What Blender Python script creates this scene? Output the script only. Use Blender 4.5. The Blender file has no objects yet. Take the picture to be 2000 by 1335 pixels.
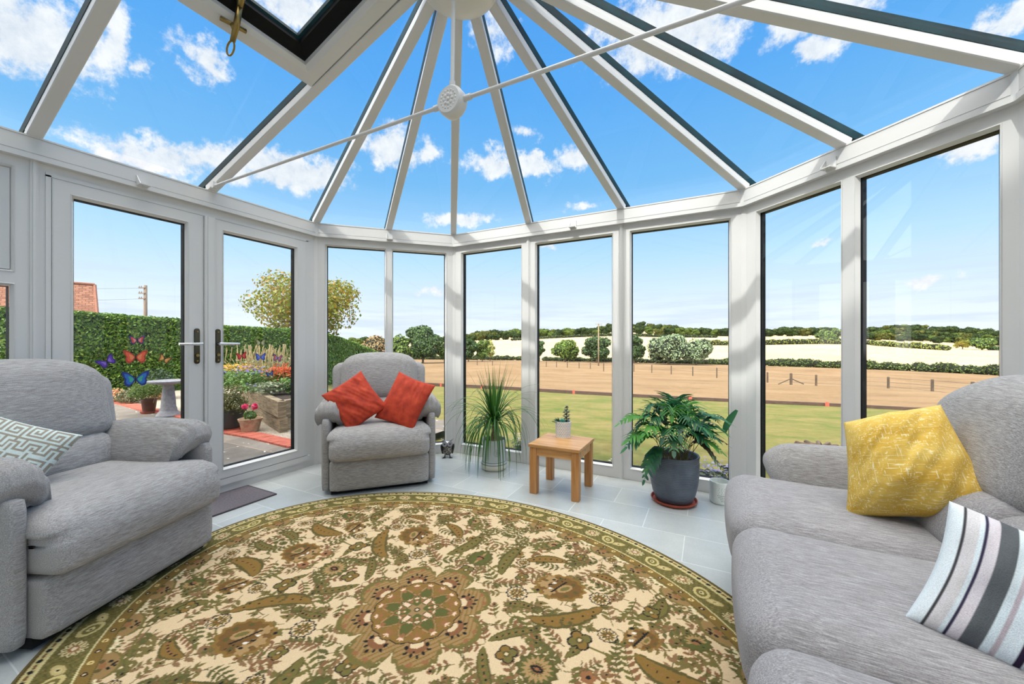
import bpy, bmesh, math, random
import numpy as np
from mathutils import Vector, Matrix
S = bpy.context.scene
COL = S.collection
PI = math.pi
rnd = random.Random(7)

# ------------------------------------------------------------------ camera, sky, sun
F = 747.6; YH = 669.2; YAW = math.radians(27.1684); EYE = 1.15
C0 = np.array([1.07318, -3.27566])
FW = np.array([-math.sin(YAW), math.cos(YAW)]); RT = np.array([math.cos(YAW), math.sin(YAW)])
cam = bpy.data.objects.new('camera', bpy.data.cameras.new('camera'))
COL.objects.link(cam)
cam.location = (C0[0], C0[1], EYE)
cam.rotation_euler = (PI/2, 0, YAW)
cam.data.sensor_width = 36; cam.data.lens = F/2000*36
cam.data.shift_y = 1.7/2000
cam.data.clip_start = .02; cam.data.clip_end = 3000
S.camera = cam
S.view_settings.view_transform = 'Standard'
try: S.view_settings.look = 'None'
except Exception: pass
S.view_settings.gamma = 1; S.view_settings.use_curve_mapping = False
S.view_settings.exposure = 0.5
S.cycles.transparent_max_bounces = 24
S.cycles.max_bounces = 10
S.cycles.diffuse_bounces = 5

SUN_EL = math.radians(50); SUN_D = np.array([.232, .973])
sund = bpy.data.lights.new('sun', 'SUN'); sund.energy = 2.2; sund.angle = math.radians(1.2)
sund.color = (1.0, .95, .87)
sun = bpy.data.objects.new('sun', sund); COL.objects.link(sun)
sv = Vector((SUN_D[0]*math.cos(SUN_EL), SUN_D[1]*math.cos(SUN_EL), -math.sin(SUN_EL)))
sun.rotation_euler = sv.to_track_quat('-Z', 'Y').to_euler()

def lin(r, g=None, b=None):
    if g is None: r, g, b = r
    f = lambda v: (v/255)/12.92 if v/255 <= .04045 else ((v/255+.055)/1.055)**2.4
    return (f(r), f(g), f(b), 1)

def azel(u, v):
    t = (u-1000)/F; d = FW+RT*t
    return math.atan2(d[0], d[1]), math.atan2((YH-v)/F, math.hypot(*d))

def build_world():
    w = bpy.data.worlds.new('sky'); S.world = w; w.use_nodes = True
    nt = w.node_tree; N = nt.nodes; L = nt.links
    for n in list(N): N.remove(n)
    def node(t, **k):
        n = N.new(t)
        for a, b in k.items(): setattr(n, a, b)
        return n
    def setin(n, i, v):
        if hasattr(v, 'bl_idname') or isinstance(v, bpy.types.NodeSocket): L.new(v, n.inputs[i])
        else: n.inputs[i].default_value = v
    def M(op, a, b=0.0, c=None, clamp=False):
        n = node('ShaderNodeMath', operation=op, use_clamp=clamp)
        setin(n, 0, a); setin(n, 1, b)
        if c is not None: setin(n, 2, c)
        return n.outputs[0]
    def VM(op, a, b):
        n = node('ShaderNodeVectorMath', operation=op); setin(n, 0, a); setin(n, 1, b); return n
    geo = node('ShaderNodeTexCoord'); d = geo.outputs['Generated']
    sep = node('ShaderNodeSeparateXYZ'); L.new(d, sep.inputs[0])
    az = M('ARCTAN2', sep.outputs[0], sep.outputs[1])
    el = M('ARCSINE', sep.outputs[2])
    ramp = node('ShaderNodeValToRGB'); L.new(M('DIVIDE', el, PI/2, clamp=True), ramp.inputs[0])
    stops = [(0, (262, 268, 275)), (.045, (246, 258, 272)), (.13, (198, 238, 268)), (.24, (132, 200, 255)), (.36, (100, 180, 253)), (.52, (80, 163, 247)), (1, (62, 132, 228))]
    e = ramp.color_ramp.elements
    SK = .70; dim = lambda c: tuple(x*SK for x in lin(c)[:3])+(1,)
    e[0].position = 0; e[0].color = dim(stops[0][1]); e[1].position = 1; e[1].color = dim(stops[-1][1])
    for p, c in stops[1:-1]:
        q = e.new(p); q.color = dim(c)
    # warped sky coordinates
    comb = node('ShaderNodeCombineXYZ'); L.new(az, comb.inputs[0]); L.new(el, comb.inputs[1])
    def noise(scale, detail, rough=.6, vec=d):
        n = node('ShaderNodeTexNoise'); n.inputs['Scale'].default_value = scale
        n.inputs['Detail'].default_value = detail; n.inputs['Roughness'].default_value = rough
        L.new(vec, n.inputs['Vector']); return n
    nz = noise(9, 6, .62)
    wv = VM('SUBTRACT', nz.outputs['Color'], (.5, .5, .5)).outputs[0]
    wv = VM('MULTIPLY', wv, (.16, .12, 0)).outputs[0]
    q = VM('ADD', comb.outputs[0], wv).outputs[0]
    clouds = [(50, 60, 175, 105, 1.0), (190, 60, 50, 70, .8), (268, 128, 38, 34, .62), (398, 124, 46, 36, .75), (340, 78, 30, 26, .36),
        (300, 312, 130, 40, .9), (420, 325, 120, 40, .8), (575, 335, 125, 48, 1.1), (760, 290, 62, 52, .95), (838, 298, 34, 30, .7), (900, 426, 60, 13, .7),
        (968, 328, 58, 32, .95), (1052, 315, 46, 22, .8), (1122, 300, 34, 30, .75), (1030, 264, 36, 18, .65),
        (1300, 75, 160, 100, 1.15), (1180, 80, 70, 40, .6), (960, 68, 46, 42, .7), (1138, 402, 34, 11, .6), (1600, 92, 90, 42, .9), (1600, 25, 150, 45, .75),
        (1890, 288, 80, 32, .85), (1985, 30, 60, 42, .85), (560, 15, 110, 55, .85), (1810, 549, 60, 13, .7), (1600, 470, 42, 9, .5),
        (640, 332, 60, 46, .8), (1070, 484, 30, 8, .5), (860, 576, 36, 9, .45)]
    acc = None
    for (u, v, a, b, s) in clouds:
        A, El = azel(u, v)
        A1, E1 = azel(u+a, v); _, E2 = azel(u, v-b)
        sa = abs(A1-A); se = abs(E2-El)
        t = VM('SUBTRACT', q, (A, El, 0)).outputs[0]
        t = VM('MULTIPLY', t, (1/sa, 1/se, 0)).outputs[0]
        ln = VM('LENGTH', t, (0, 0, 0)).outputs['Value']
        f = M('MULTIPLY', M('SUBTRACT', 1.15, ln), s)
        acc = f if acc is None else M('SMOOTH_MAX', acc, f, .12)
    nf = noise(22, 9, .68)
    m = M('ADD', acc, M('MULTIPLY', M('SUBTRACT', nf.outputs[0], .5), 2.0))
    mr = node('ShaderNodeMapRange', interpolation_type='SMOOTHSTEP'); L.new(m, mr.inputs[0])
    mr.inputs[1].default_value = .02; mr.inputs[2].default_value = .62
    # bright clouds added out of view, sunward and overhead, to light the room
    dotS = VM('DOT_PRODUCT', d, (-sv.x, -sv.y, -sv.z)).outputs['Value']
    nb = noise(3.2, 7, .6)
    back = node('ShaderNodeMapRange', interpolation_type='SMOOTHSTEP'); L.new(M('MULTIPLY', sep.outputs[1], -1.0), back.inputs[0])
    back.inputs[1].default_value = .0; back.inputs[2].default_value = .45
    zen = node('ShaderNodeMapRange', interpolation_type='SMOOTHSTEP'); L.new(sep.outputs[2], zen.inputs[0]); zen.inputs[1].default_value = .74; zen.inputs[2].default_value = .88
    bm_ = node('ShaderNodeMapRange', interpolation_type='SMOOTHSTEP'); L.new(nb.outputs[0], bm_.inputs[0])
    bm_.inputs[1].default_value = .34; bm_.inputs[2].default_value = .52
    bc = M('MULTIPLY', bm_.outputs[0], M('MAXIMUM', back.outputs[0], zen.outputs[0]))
    # low grey-blue streaks over the horizon
    st = node('ShaderNodeMapping'); st.inputs['Scale'].default_value = (3, 3, 42); L.new(d, st.inputs['Vector'])
    ns = noise(1.6, 6, .6, st.outputs[0])
    low = node('ShaderNodeMapRange', interpolation_type='SMOOTHSTEP'); L.new(el, low.inputs[0])
    low.inputs[1].default_value = .26; low.inputs[2].default_value = .04
    stm = node('ShaderNodeMapRange', interpolation_type='SMOOTHSTEP'); L.new(ns.outputs[0], stm.inputs[0])
    stm.inputs[1].default_value = .42; stm.inputs[2].default_value = .66
    streak = M('MULTIPLY', M('MULTIPLY', stm.outputs[0], low.outputs[0]), .6)
    def mix(f, a, b):
        n = node('ShaderNodeMix', data_type='RGBA'); setin(n, 0, f); setin(n, 6, a); setin(n, 7, b); return n.outputs[2]
    c = mix(streak, ramp.outputs[0], dim((222, 236, 258)))
    shade = node('ShaderNodeValToRGB'); L.new(nf.outputs[0], shade.inputs[0])
    shade.color_ramp.elements[0].color = dim((226, 234, 247)); shade.color_ramp.elements[0].position = .3
    shade.color_ramp.elements[1].color = (.75, .75, .76, 1); shade.color_ramp.elements[1].position = .62
    c = mix(mr.outputs[0], c, shade.outputs[0])
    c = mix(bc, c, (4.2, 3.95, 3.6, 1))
    glow = M('MULTIPLY', M('POWER', M('MAXIMUM', dotS, 0.0), 10.0), 3.0)  # unseen glow round the sun, also added to brighten the room
    gl = VM('SCALE', (1, .96, .9), (0, 0, 0)); L.new(glow, gl.inputs['Scale'])
    c2 = VM('ADD', c, gl.outputs[0]).outputs[0]
    # below the horizon: ground colour
    gm = node('ShaderNodeMapRange'); L.new(sep.outputs[2], gm.inputs[0]); gm.inputs[1].default_value = -.03; gm.inputs[2].default_value = -.005
    c2 = mix(gm.outputs[0], (.26, .22, .14, 1), c2)
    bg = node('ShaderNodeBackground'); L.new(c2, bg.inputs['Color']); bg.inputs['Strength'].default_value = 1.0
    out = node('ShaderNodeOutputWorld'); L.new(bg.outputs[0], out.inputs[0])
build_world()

# ------------------------------------------------------------------ object helpers
def link(o, parent=None):
    COL.objects.link(o)
    if parent is not None: o.parent = parent
    return o
def thing(name, label, cat, loc=(0, 0, 0), rz=0, group=None):
    o = bpy.data.objects.new(name, None); link(o); o.location = loc; o.rotation_euler = (0, 0, rz)
    o.empty_display_size = .1
    return tag(o, label, cat, group)
def tag(o, label=None, cat=None, group=None, kind=None):
    if label: o['label'] = label
    if cat: o['category'] = cat
    if group: o['group'] = group
    if kind: o['kind'] = kind
    return o
class MB:
    def __init__(s): s.v = []; s.f = []; s.m = []; s.c = None
    def add(s, vs, fs, mi=0):
        b = len(s.v); s.v.extend([tuple(map(float, p)) for p in vs])
        s.f.extend([tuple(b+i for i in q) for q in fs]); s.m.extend([mi]*len(fs)); return s
    def box(s, a, b, mi=0):
        (x0, y0, z0), (x1, y1, z1) = a, b
        v = [(x0, y0, z0), (x1, y0, z0), (x1, y1, z0), (x0, y1, z0), (x0, y0, z1), (x1, y0, z1), (x1, y1, z1), (x0, y1, z1)]
        return s.add(v, [(0, 3, 2, 1), (4, 5, 6, 7), (0, 1, 5, 4), (1, 2, 6, 5), (2, 3, 7, 6), (3, 0, 4, 7)], mi)
    def obox(s, o, X, Y, Z, mi=0):
        o, X, Y, Z = map(Vector, (o, X, Y, Z))
        v = [o, o+X, o+X+Y, o+Y, o+Z, o+X+Z, o+X+Y+Z, o+Y+Z]
        return s.add(v, [(0, 3, 2, 1), (4, 5, 6, 7), (0, 1, 5, 4), (1, 2, 6, 5), (2, 3, 7, 6), (3, 0, 4, 7)], mi)
    def prism(s, poly0, poly1, mi=0):
        n = len(poly0); v = list(poly0)+list(poly1)
        f = [tuple(range(n))[::-1], tuple(range(n, 2*n))]+[(i, (i+1) % n, n+(i+1) % n, n+i) for i in range(n)]
        return s.add(v, f, mi)
    def tube(s, pts, r, n=8, mi=0, cap=True):
        pts = [Vector(p) for p in pts]; rs = r if hasattr(r, '__len__') else [r]*len(pts)
        vs = []; prev = None
        for i, p in enumerate(pts):
            t = (pts[min(i+1, len(pts)-1)]-pts[max(i-1, 0)]).normalized()
            if prev is None:
                a = Vector((0, 0, 1)) if abs(t.z) < .9 else Vector((1, 0, 0))
                X = t.cross(a).normalized()
            else:
                X = (prev-t*prev.dot(t)).normalized()
            prev = X; Y = t.cross(X)
            for k in range(n):
                a = 2*PI*k/n; vs.append(p+(X*math.cos(a)+Y*math.sin(a))*rs[i])
        fs = []
        for i in range(len(pts)-1):
            for k in range(n):
                fs.append((i*n+k, i*n+(k+1) % n, (i+1)*n+(k+1) % n, (i+1)*n+k))
        if cap: fs.append(tuple(range(n))[::-1]); fs.append(tuple(range((len(pts)-1)*n, len(pts)*n)))
        return s.add(vs, fs, mi)
    def lathe(s, prof, n=32, c=(0, 0, 0), mi=0, axis='z', cap=True):
        vs = []
        for (r, z) in prof:
            for k in range(n):
                a = 2*PI*k/n; x, y = r*math.cos(a), r*math.sin(a)
                p = (x, y, z) if axis == 'z' else (x, -z, y)
                vs.append((c[0]+p[0], c[1]+p[1], c[2]+p[2]))
        fs = []
        for i in range(len(prof)-1):
            for k in range(n): fs.append((i*n+k, i*n+(k+1) % n, (i+1)*n+(k+1) % n, (i+1)*n+k))
        if cap:
            fs.append(tuple(range(n))[::-1]); fs.append(tuple(range((len(prof)-1)*n, len(prof)*n)))
        return s.add(vs, fs, mi)
    def ball(s, c, r, nu=12, nv=8, mi=0, fn=None):
        rx, ry, rz = r if hasattr(r, '__len__') else (r, r, r)
        vs = [(0, 0, -1)]
        for j in range(1, nv):
            th = -PI/2+PI*j/nv
            for k in range(nu):
                a = 2*PI*k/nu; vs.append((math.cos(th)*math.cos(a), math.cos(th)*math.sin(a), math.sin(th)))
        vs.append((0, 0, 1))
        out = []
        for p in vs:
            k = fn(p) if fn else 1
            out.append((c[0]+p[0]*rx*k, c[1]+p[1]*ry*k, c[2]+p[2]*rz*k))
        fs = [(0, 1+(k+1) % nu, 1+k) for k in range(nu)]
        for j in range(nv-2):
            for k in range(nu):
                a = 1+j*nu; fs.append((a+k, a+(k+1) % nu, a+nu+(k+1) % nu, a+nu+k))
        t = len(vs)-1; a = 1+(nv-2)*nu
        fs += [(a+k, a+(k+1) % nu, t) for k in range(nu)]
        return s.add(out, fs, mi)
    def pad(s, c, half, r, n=14, puff=(0, 0, 0), fn=None, mi=0):
        """rounded upholstered block: rounded box, puffed along its axes, then bent by fn"""
        hx, hy, hz = half; inner = [max(h-r, 0) for h in half]
        idx = {}; vs = []; fs = []
        def vert(p):
            k = tuple(round(a, 5) for a in p)
            if k in idx: return idx[k]
            P = [p[0]*hx, p[1]*hy, p[2]*hz]
            Q = [max(-inner[i], min(inner[i], P[i])) for i in range(3)]
            D = Vector([P[i]-Q[i] for i in range(3)])
            if D.length > 1e-9: D = D.normalized()*r
            R = [Q[i]+D[i] for i in range(3)]
            for i in range(3):
                j, k2 = (i+1) % 3, (i+2) % 3
                a = max(0, 1-(R[j]/half[j])**2)*max(0, 1-(R[k2]/half[k2])**2)
                R[i] += puff[i]*(R[i]/half[i])*a
            R = [R[i]+c[i] for i in range(3)]
            if fn: R = fn(*R)
            idx[k] = len(vs); vs.append(tuple(R)); return idx[k]
        g = [math.tan((2*i/n-1)*PI/4) for i in range(n+1)]
        g = [math.copysign(abs(x)**.75, x) for x in g]
        for ax in range(3):
            for sg in (-1, 1):
                for i in range(n):
                    for j in range(n):
                        q = []
                        for (a, b) in ((i, j), (i+1, j), (i+1, j+1), (i, j+1)):
                            p = [0, 0, 0]; p[ax] = sg; p[(ax+1) % 3] = g[a]; p[(ax+2) % 3] = g[b]; q.append(vert(p))
                        fs.append(tuple(q) if sg > 0 else tuple(q[::-1]))
        return s.add(vs, fs, mi)
    def build(s, name, mats, parent=None, smooth=False, loc=None, label=None):
        me = bpy.data.meshes.new(name)
        me.from_pydata(s.v, [], s.f)
        if not isinstance(mats, (list, tuple)): mats = [mats]
        for m in mats: me.materials.append(m)
        if len(mats) > 1: me.polygons.foreach_set('material_index', s.m)
        if smooth:
            me.polygons.foreach_set('use_smooth', [True]*len(me.polygons))
            if smooth != True:
                me.set_sharp_from_angle(angle=math.radians(smooth))
        if s.c is not None:
            at = me.color_attributes.new('col', 'FLOAT_COLOR', 'POINT'); at.data.foreach_set('color', np.asarray(s.c, dtype=np.float32).ravel())
        me.update()
        o = bpy.data.objects.new(name, me); link(o, parent)
        if loc is not None: o.location = loc
        if label: o['label'] = label
        return o
def fixn(o):
    bm = bmesh.new(); bm.from_mesh(o.data); bmesh.ops.recalc_face_normals(bm, faces=bm.faces); bm.to_mesh(o.data); bm.free(); return o
def copy_tree(o, parent=None):
    c = o.copy(); COL.objects.link(c)
    if parent is not None: c.parent = parent
    for ch in list(o.children): copy_tree(ch, c)
    return c
def orient(o, pos, right, up):
    X = Vector(right).normalized(); Z = Vector(up); Z = (Z-X*Z.dot(X)).normalized(); Y = Z.cross(X)
    m = Matrix((X, Y, Z)).transposed().to_4x4(); m.translation = Vector(pos); o.matrix_world = m; return o
def camP(X, Z, h=0):
    p = C0+FW*Z+RT*X; return Vector((p[0], p[1], h))
def camD(X, Z, h=0):
    p = FW*Z+RT*X; return Vector((p[0], p[1], h))
def onfloor(u, v, z=0):
    d = (EYE-z)*F/(v-YH); return camP((u-1000)/F*d, d, z)
def atd(u, v, d): return camP((u-1000)/F*d, d, EYE-(v-YH)*d/F)

# ------------------------------------------------------------------ materials
def newmat(name):
    m = bpy.data.materials.new(name); m.use_nodes = True
    return m, m.node_tree, m.node_tree.nodes['Principled BSDF']
def coords(nt, scale, kind='Object'):
    tc = nt.nodes.new('ShaderNodeTexCoord'); mp = nt.nodes.new('ShaderNodeMapping')
    mp.inputs['Scale'].default_value = scale; nt.links.new(tc.outputs[kind], mp.inputs['Vector']); return mp.outputs[0]
def noise_n(nt, vec, scale=1, detail=4, rough=.6):
    n = nt.nodes.new('ShaderNodeTexNoise'); n.inputs['Scale'].default_value = scale; n.inputs['Detail'].default_value = detail
    n.inputs['Roughness'].default_value = rough; nt.links.new(vec, n.inputs['Vector']); return n.outputs['Fac']
def ramp_n(nt, fac, stops):
    r = nt.nodes.new('ShaderNodeValToRGB'); nt.links.new(fac, r.inputs[0]); e = r.color_ramp.elements
    e[0].position, e[0].color = stops[0]; e[1].position, e[1].color = stops[-1]
    for p, c in stops[1:-1]: q = e.new(p); q.color = c
    return r.outputs[0]
def mix_n(nt, f, a, b, mode='MIX'):
    n = nt.nodes.new('ShaderNodeMix'); n.data_type = 'RGBA'; n.blend_type = mode
    for i, v in ((0, f), (6, a), (7, b)):
        if isinstance(v, bpy.types.NodeSocket): nt.links.new(v, n.inputs[i])
        else: n.inputs[i].default_value = v
    return n.outputs[2]
def bump_n(nt, b, fac, strength=.3, dist=.01):
    n = nt.nodes.new('ShaderNodeBump'); n.inputs['Strength'].default_value = strength; n.inputs['Distance'].default_value = dist
    nt.links.new(fac, n.inputs['Height']); nt.links.new(n.outputs[0], b.inputs['Normal'])
def plain(name, col, rough=.5, metal=0, var=.0, scale=20, bump=0, spec=None, kind='Object'):
    m, nt, b = newmat(name)
    b.inputs['Roughness'].default_value = rough; b.inputs['Metallic'].default_value = metal
    if spec is not None: b.inputs['Specular IOR Level'].default_value = spec
    c = lin(col)
    v = coords(nt, (1, 1, 1), kind); n = noise_n(nt, v, scale, 5)
    k = max(var, .015)
    lo = tuple(max(0, x*(1-k)) for x in c[:3])+(1,); hi = tuple(min(1, x*(1+k)) for x in c[:3])+(1,)
    nt.links.new(ramp_n(nt, n, [(.3, lo), (.7, hi)]), b.inputs['Base Color'])
    if bump: bump_n(nt, b, n, bump)
    return m
def ramped(name, stops, scale=5, vec=(1, 1, 1), rough=.8, detail=6, bump=0, bdist=.02, kind='Object', spec=None, nrough=.62):
    m, nt, b = newmat(name); b.inputs['Roughness'].default_value = rough
    if spec is not None: b.inputs['Specular IOR Level'].default_value = spec
    v = coords(nt, vec, kind); n = noise_n(nt, v, scale, detail, nrough)
    nt.links.new(ramp_n(nt, n, [(p, lin(c)) for p, c in stops]), b.inputs['Base Color'])
    if bump: bump_n(nt, b, n, bump, bdist)
    return m
def leafmat(name, cols, rough=.5, trans=.25, spec=.4):
    """foliage: each leaf picks a colour from a ramp"""
    m, nt, b = newmat(name); b.inputs['Roughness'].default_value = rough; b.inputs['Specular IOR Level'].default_value = spec
    g = nt.nodes.new('ShaderNodeNewGeometry')
    k = len(cols)
    c = ramp_n(nt, g.outputs['Random Per Island'], [(i/(k-1), lin(x)) for i, x in enumerate(cols)])
    nt.links.new(c, b.inputs['Base Color'])
    if trans:
        t = nt.nodes.new('ShaderNodeBsdfTranslucent'); nt.links.new(c, t.inputs['Color'])
        mx = nt.nodes.new('ShaderNodeMixShader'); mx.inputs[0].default_value = trans
        nt.links.new(b.outputs[0], mx.inputs[1]); nt.links.new(t.outputs[0], mx.inputs[2])
        nt.links.new(mx.outputs[0], nt.nodes['Material Output'].inputs[0])
    return m
def colattr(name, rough=.9, fab=0, sheen=0):
    m, nt, b = newmat(name); b.inputs['Roughness'].default_value = rough; b.inputs['Specular IOR Level'].default_value = .15
    a = nt.nodes.new('ShaderNodeAttribute'); a.attribute_name = 'col'
    v = coords(nt, (1, 1, 1)); n = noise_n(nt, v, 420, 2)
    c = mix_n(nt, .35, a.outputs['Color'], ramp_n(nt, n, [(.25, (.45, .45, .45, 1)), (.75, (1.35, 1.35, 1.35, 1))]), 'MULTIPLY')
    nt.links.new(c, b.inputs['Base Color'])
    bump_n(nt, b, n, fab or .3, .004)
    return m
def fabric(name, axis, lo, mid, hi, s_long=22, s_cross=420, bump=.35):
    """slubbed chenille: long flecks along one axis over a fine weave"""
    m, nt, b = newmat(name); b.inputs['Roughness'].default_value = .95; b.inputs['Specular IOR Level'].default_value = .1
    sc = [s_cross]*3; sc[axis] = s_long
    n = noise_n(nt, coords(nt, sc), 1, 3, .6)
    w = noise_n(nt, coords(nt, (260, 260, 260)), 1, 2)
    big = noise_n(nt, coords(nt, (3, 3, 3)), 1, 3)
    c = ramp_n(nt, n, [(.30, lin(lo)), (.5, lin(mid)), (.68, lin(hi))])
    c = mix_n(nt, .5, c, ramp_n(nt, w, [(.3, (.72, .72, .72, 1)), (.7, (1.2, 1.2, 1.2, 1))]), 'MULTIPLY')
    c = mix_n(nt, .5, c, ramp_n(nt, big, [(.35, (.9, .89, .88, 1)), (.65, (1.06, 1.06, 1.07, 1))]), 'MULTIPLY')
    nt.links.new(c, b.inputs['Base Color'])
    ad = nt.nodes.new('ShaderNodeMath'); ad.operation = 'ADD'; nt.links.new(n, ad.inputs[0]); nt.links.new(w, ad.inputs[1])
    bump_n(nt, b, ad.outputs[0], bump, .004)
    b.inputs['Sheen Weight'].default_value = .15
    return m
def glass(name, tint, refl=1.0):
    m, nt, b = newmat(name); nt.nodes.remove(b)
    t = nt.nodes.new('ShaderNodeBsdfTransparent'); t.inputs[0].default_value = tint
    g = nt.nodes.new('ShaderNodeBsdfGlossy'); g.inputs['Roughness'].default_value = .0; g.inputs['Color'].default_value = (.95, .98, 1, 1)
    fr = nt.nodes.new('ShaderNodeFresnel'); fr.inputs['IOR'].default_value = 1.45
    geo = nt.nodes.new('ShaderNodeNewGeometry')
    bf = nt.nodes.new('ShaderNodeMath'); bf.operation = 'SUBTRACT'; bf.inputs[0].default_value = 1; nt.links.new(geo.outputs['Backfacing'], bf.inputs[1])
    mu = nt.nodes.new('ShaderNodeMath'); mu.operation = 'MULTIPLY'; mu.inputs[1].default_value = refl; nt.links.new(fr.outputs[0], mu.inputs[0])
    m2 = nt.nodes.new('ShaderNodeMath'); m2.operation = 'MULTIPLY'; nt.links.new(mu.outputs[0], m2.inputs[0]); nt.links.new(bf.outputs[0], m2.inputs[1])
    mx = nt.nodes.new('ShaderNodeMixShader'); nt.links.new(m2.outputs[0], mx.inputs[0])
    nt.links.new(t.outputs[0], mx.inputs[1]); nt.links.new(g.outputs[0], mx.inputs[2])
    nt.links.new(mx.outputs[0], nt.nodes['Material Output'].inputs[0])
    return m

WHITE = plain('white_pvc', (212, 211, 210), .28, var=.02, scale=3)
PANELW = plain('white_panel', (206, 206, 206), .4, var=.02, scale=3)
BLACKG = plain('black_gasket', (7, 8, 10), .6, spec=.2)
TEAL = ramped('teal_bar_edge', [(.3, (3, 24, 30)), (.7, (10, 56, 62))], 6, (1, 1, 1), .5, spec=.2)
GLASS = glass('window_glass', (.97, .985, .985, 1), .65)
RGLASS = glass('roof_glass', (.95, .975, .985, 1), .35)
CHROME = plain('chrome', (225, 225, 228), .12, 1)
BRASS = plain('old_brass', (150, 128, 78), .35, 1, var=.2)
# ------------------------------------------------------------------ the room shell
cC = 1.294785; sC = .911835; ZE = 2.2747; ZF = 2.152
YB = -4.4
VX = [(-cC-sC, -sC), (-cC, 0), (cC, 0), (cC+sC, -sC)]
FAC = {'left': ((-cC-sC, -sC-5), VX[0]), 'corner_left': (VX[0], VX[1]), 'front': (VX[1], VX[2]), 'corner_right': (VX[2], VX[3]), 'right': (VX[3], (cC+sC, -sC-5))}
TAN = math.tan(math.radians(22.5))
class Facet:
    def __init__(s, k):
        p0, p1 = FAC[k]; s.p0 = Vector((*p0, 0)); d = Vector((*p1, 0))-s.p0; s.L = d.length; s.d = d.normalized(); s.n = Vector((-s.d.y, s.d.x, 0))
    def P(s, a, o, z): return s.p0+s.d*a+s.n*o+Vector((0, 0, z))
    def box(s, mb, a0, a1, o0, o1, z0, z1, mi=0, m0=False, m1=False):
        e = lambda a, o, m, sg: a+(sg*o*TAN if m else 0)
        poly = [(e(a0, o0, m0, -1), o0), (e(a1, o0, m1, 1), o0), (e(a1, o1, m1, 1), o1), (e(a0, o1, m0, -1), o1)]
        mb.prism([s.P(a, o, z0) for a, o in poly], [s.P(a, o, z1) for a, o in poly], mi)
    def ring(s, mb, outer, inner, oo, oi, mi=0):
        """four faces from outer rect (depth oo) to inner rect (depth oi)"""
        def R(r, o): a0, a1, z0, z1 = r; return [s.P(a0, o, z0), s.P(a1, o, z0), s.P(a1, o, z1), s.P(a0, o, z1)]
        v = R(outer, oo)+R(inner, oi)
        mb.add(v, [(i, (i+1) % 4, 4+(i+1) % 4, 4+i) for i in range(4)], mi)
FA, FB, FC, FD, FE = [Facet(k) for k in FAC]
WO = .035
def shrink(r, k): return (r[0]+k, r[1]-k, r[2]+k, r[3]-k)
def frame_rings(f, mb, outer, panes, o=WO, bead=.016):
    """flat front of a frame with bevelled glazing beads round each pane opening and dark spacer behind"""
    a0, a1, z0, z1 = outer
    xs = [a0]+[x for p in panes for x in (p[0]-bead, p[1]+bead)]+[a1]
    zt = panes[0][3]+bead; zb = panes[0][2]-bead
    D = .07
    f.box(mb, a0, a1, o, o+D, z0, zb); f.box(mb, a0, a1, o, o+D, zt, z1)
    for i in range(0, len(xs), 2): f.box(mb, xs[i], xs[i+1], o, o+D, zb, zt)
    for p in panes:
        big = shrink(p, -bead)
        f.ring(mb, big, shrink(p, -bead+.004), o-.001, o-.005)
        f.ring(mb, shrink(p, -bead+.004), p, o-.005, o+.022)
        f.ring(mb, p, shrink(p, .002), o+.022, o+.024, 1)
        f.ring(mb, shrink(p, .001), shrink(p, .003), o+.023, o+.068, 1)
def pane(f, p, parent, o=WO+.03, mat=None, name='glass_pane'):
    mb = MB(); f.box(mb, p[0], p[1], o, o+.024, p[2], p[3]); return mb.build(name, mat or GLASS, parent)
def window(name, f, outer, panes, label):
    mb = MB(); frame_rings(f, mb, outer, panes)
    w = mb.build(name, [WHITE, BLACKG]); tag(w, label, None, None, 'structure')
    for p in panes: pane(f, p, w)
    return w
# floor
def floor_mat():
    m, nt, b = newmat('grey_tile'); b.inputs['Roughness'].default_value = .32
    tc = nt.nodes.new('ShaderNodeTexCoord'); mp = nt.nodes.new('ShaderNodeMapping'); nt.links.new(tc.outputs['Object'], mp.inputs[0])
    mp.inputs['Rotation'].default_value = (0, 0, 0); mp.inputs['Location'].default_value = (4.84-.464, 3.775, 0)
    br = nt.nodes.new('ShaderNodeTexBrick'); nt.links.new(mp.outputs[0], br.inputs['Vector'])
    br.inputs['Scale'].default_value = 1; br.inputs['Brick Width'].default_value = .484; br.inputs['Row Height'].default_value = .30; br.inputs['Mortar Size'].default_value = .0028
    br.inputs['Mortar Smooth'].default_value = .3
    br.inputs['Color1'].default_value = lin(176, 180, 180); br.inputs['Color2'].default_value = lin(188, 191, 190); br.inputs['Mortar'].default_value = lin(214, 216, 214)
    n = noise_n(nt, coords(nt, (1, 1, 1)), 3.5, 8, .65); n2 = noise_n(nt, coords(nt, (1, 1, 1)), 90, 3)
    c = mix_n(nt, .8, br.outputs['Color'], ramp_n(nt, n, [(.3, (.84, .86, .86, 1)), (.7, (1.1, 1.1, 1.1, 1))]), 'MULTIPLY')
    c = mix_n(nt, .4, c, ramp_n(nt, n2, [(.3, (.86, .86, .86, 1)), (.7, (1.08, 1.08, 1.08, 1))]), 'MULTIPLY')
    nt.links.new(c, b.inputs['Base Color']); bump_n(nt, b, n, .05, .01)
    return m
mb = MB()
pl = [(-cC-sC-.03, YB), (cC+sC+.03, YB), (cC+sC+.03, -sC+.01), (cC+.01, .03), (-cC-.01, .03), (-cC-sC-.03, -sC+.01)]
mb.prism([(x, y, -.12) for x, y in pl], [(x, y, 0) for x, y in pl])
tag(mb.build('floor', floor_mat()), 'pale grey stone-effect tiled floor', None, None, 'structure')
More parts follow.
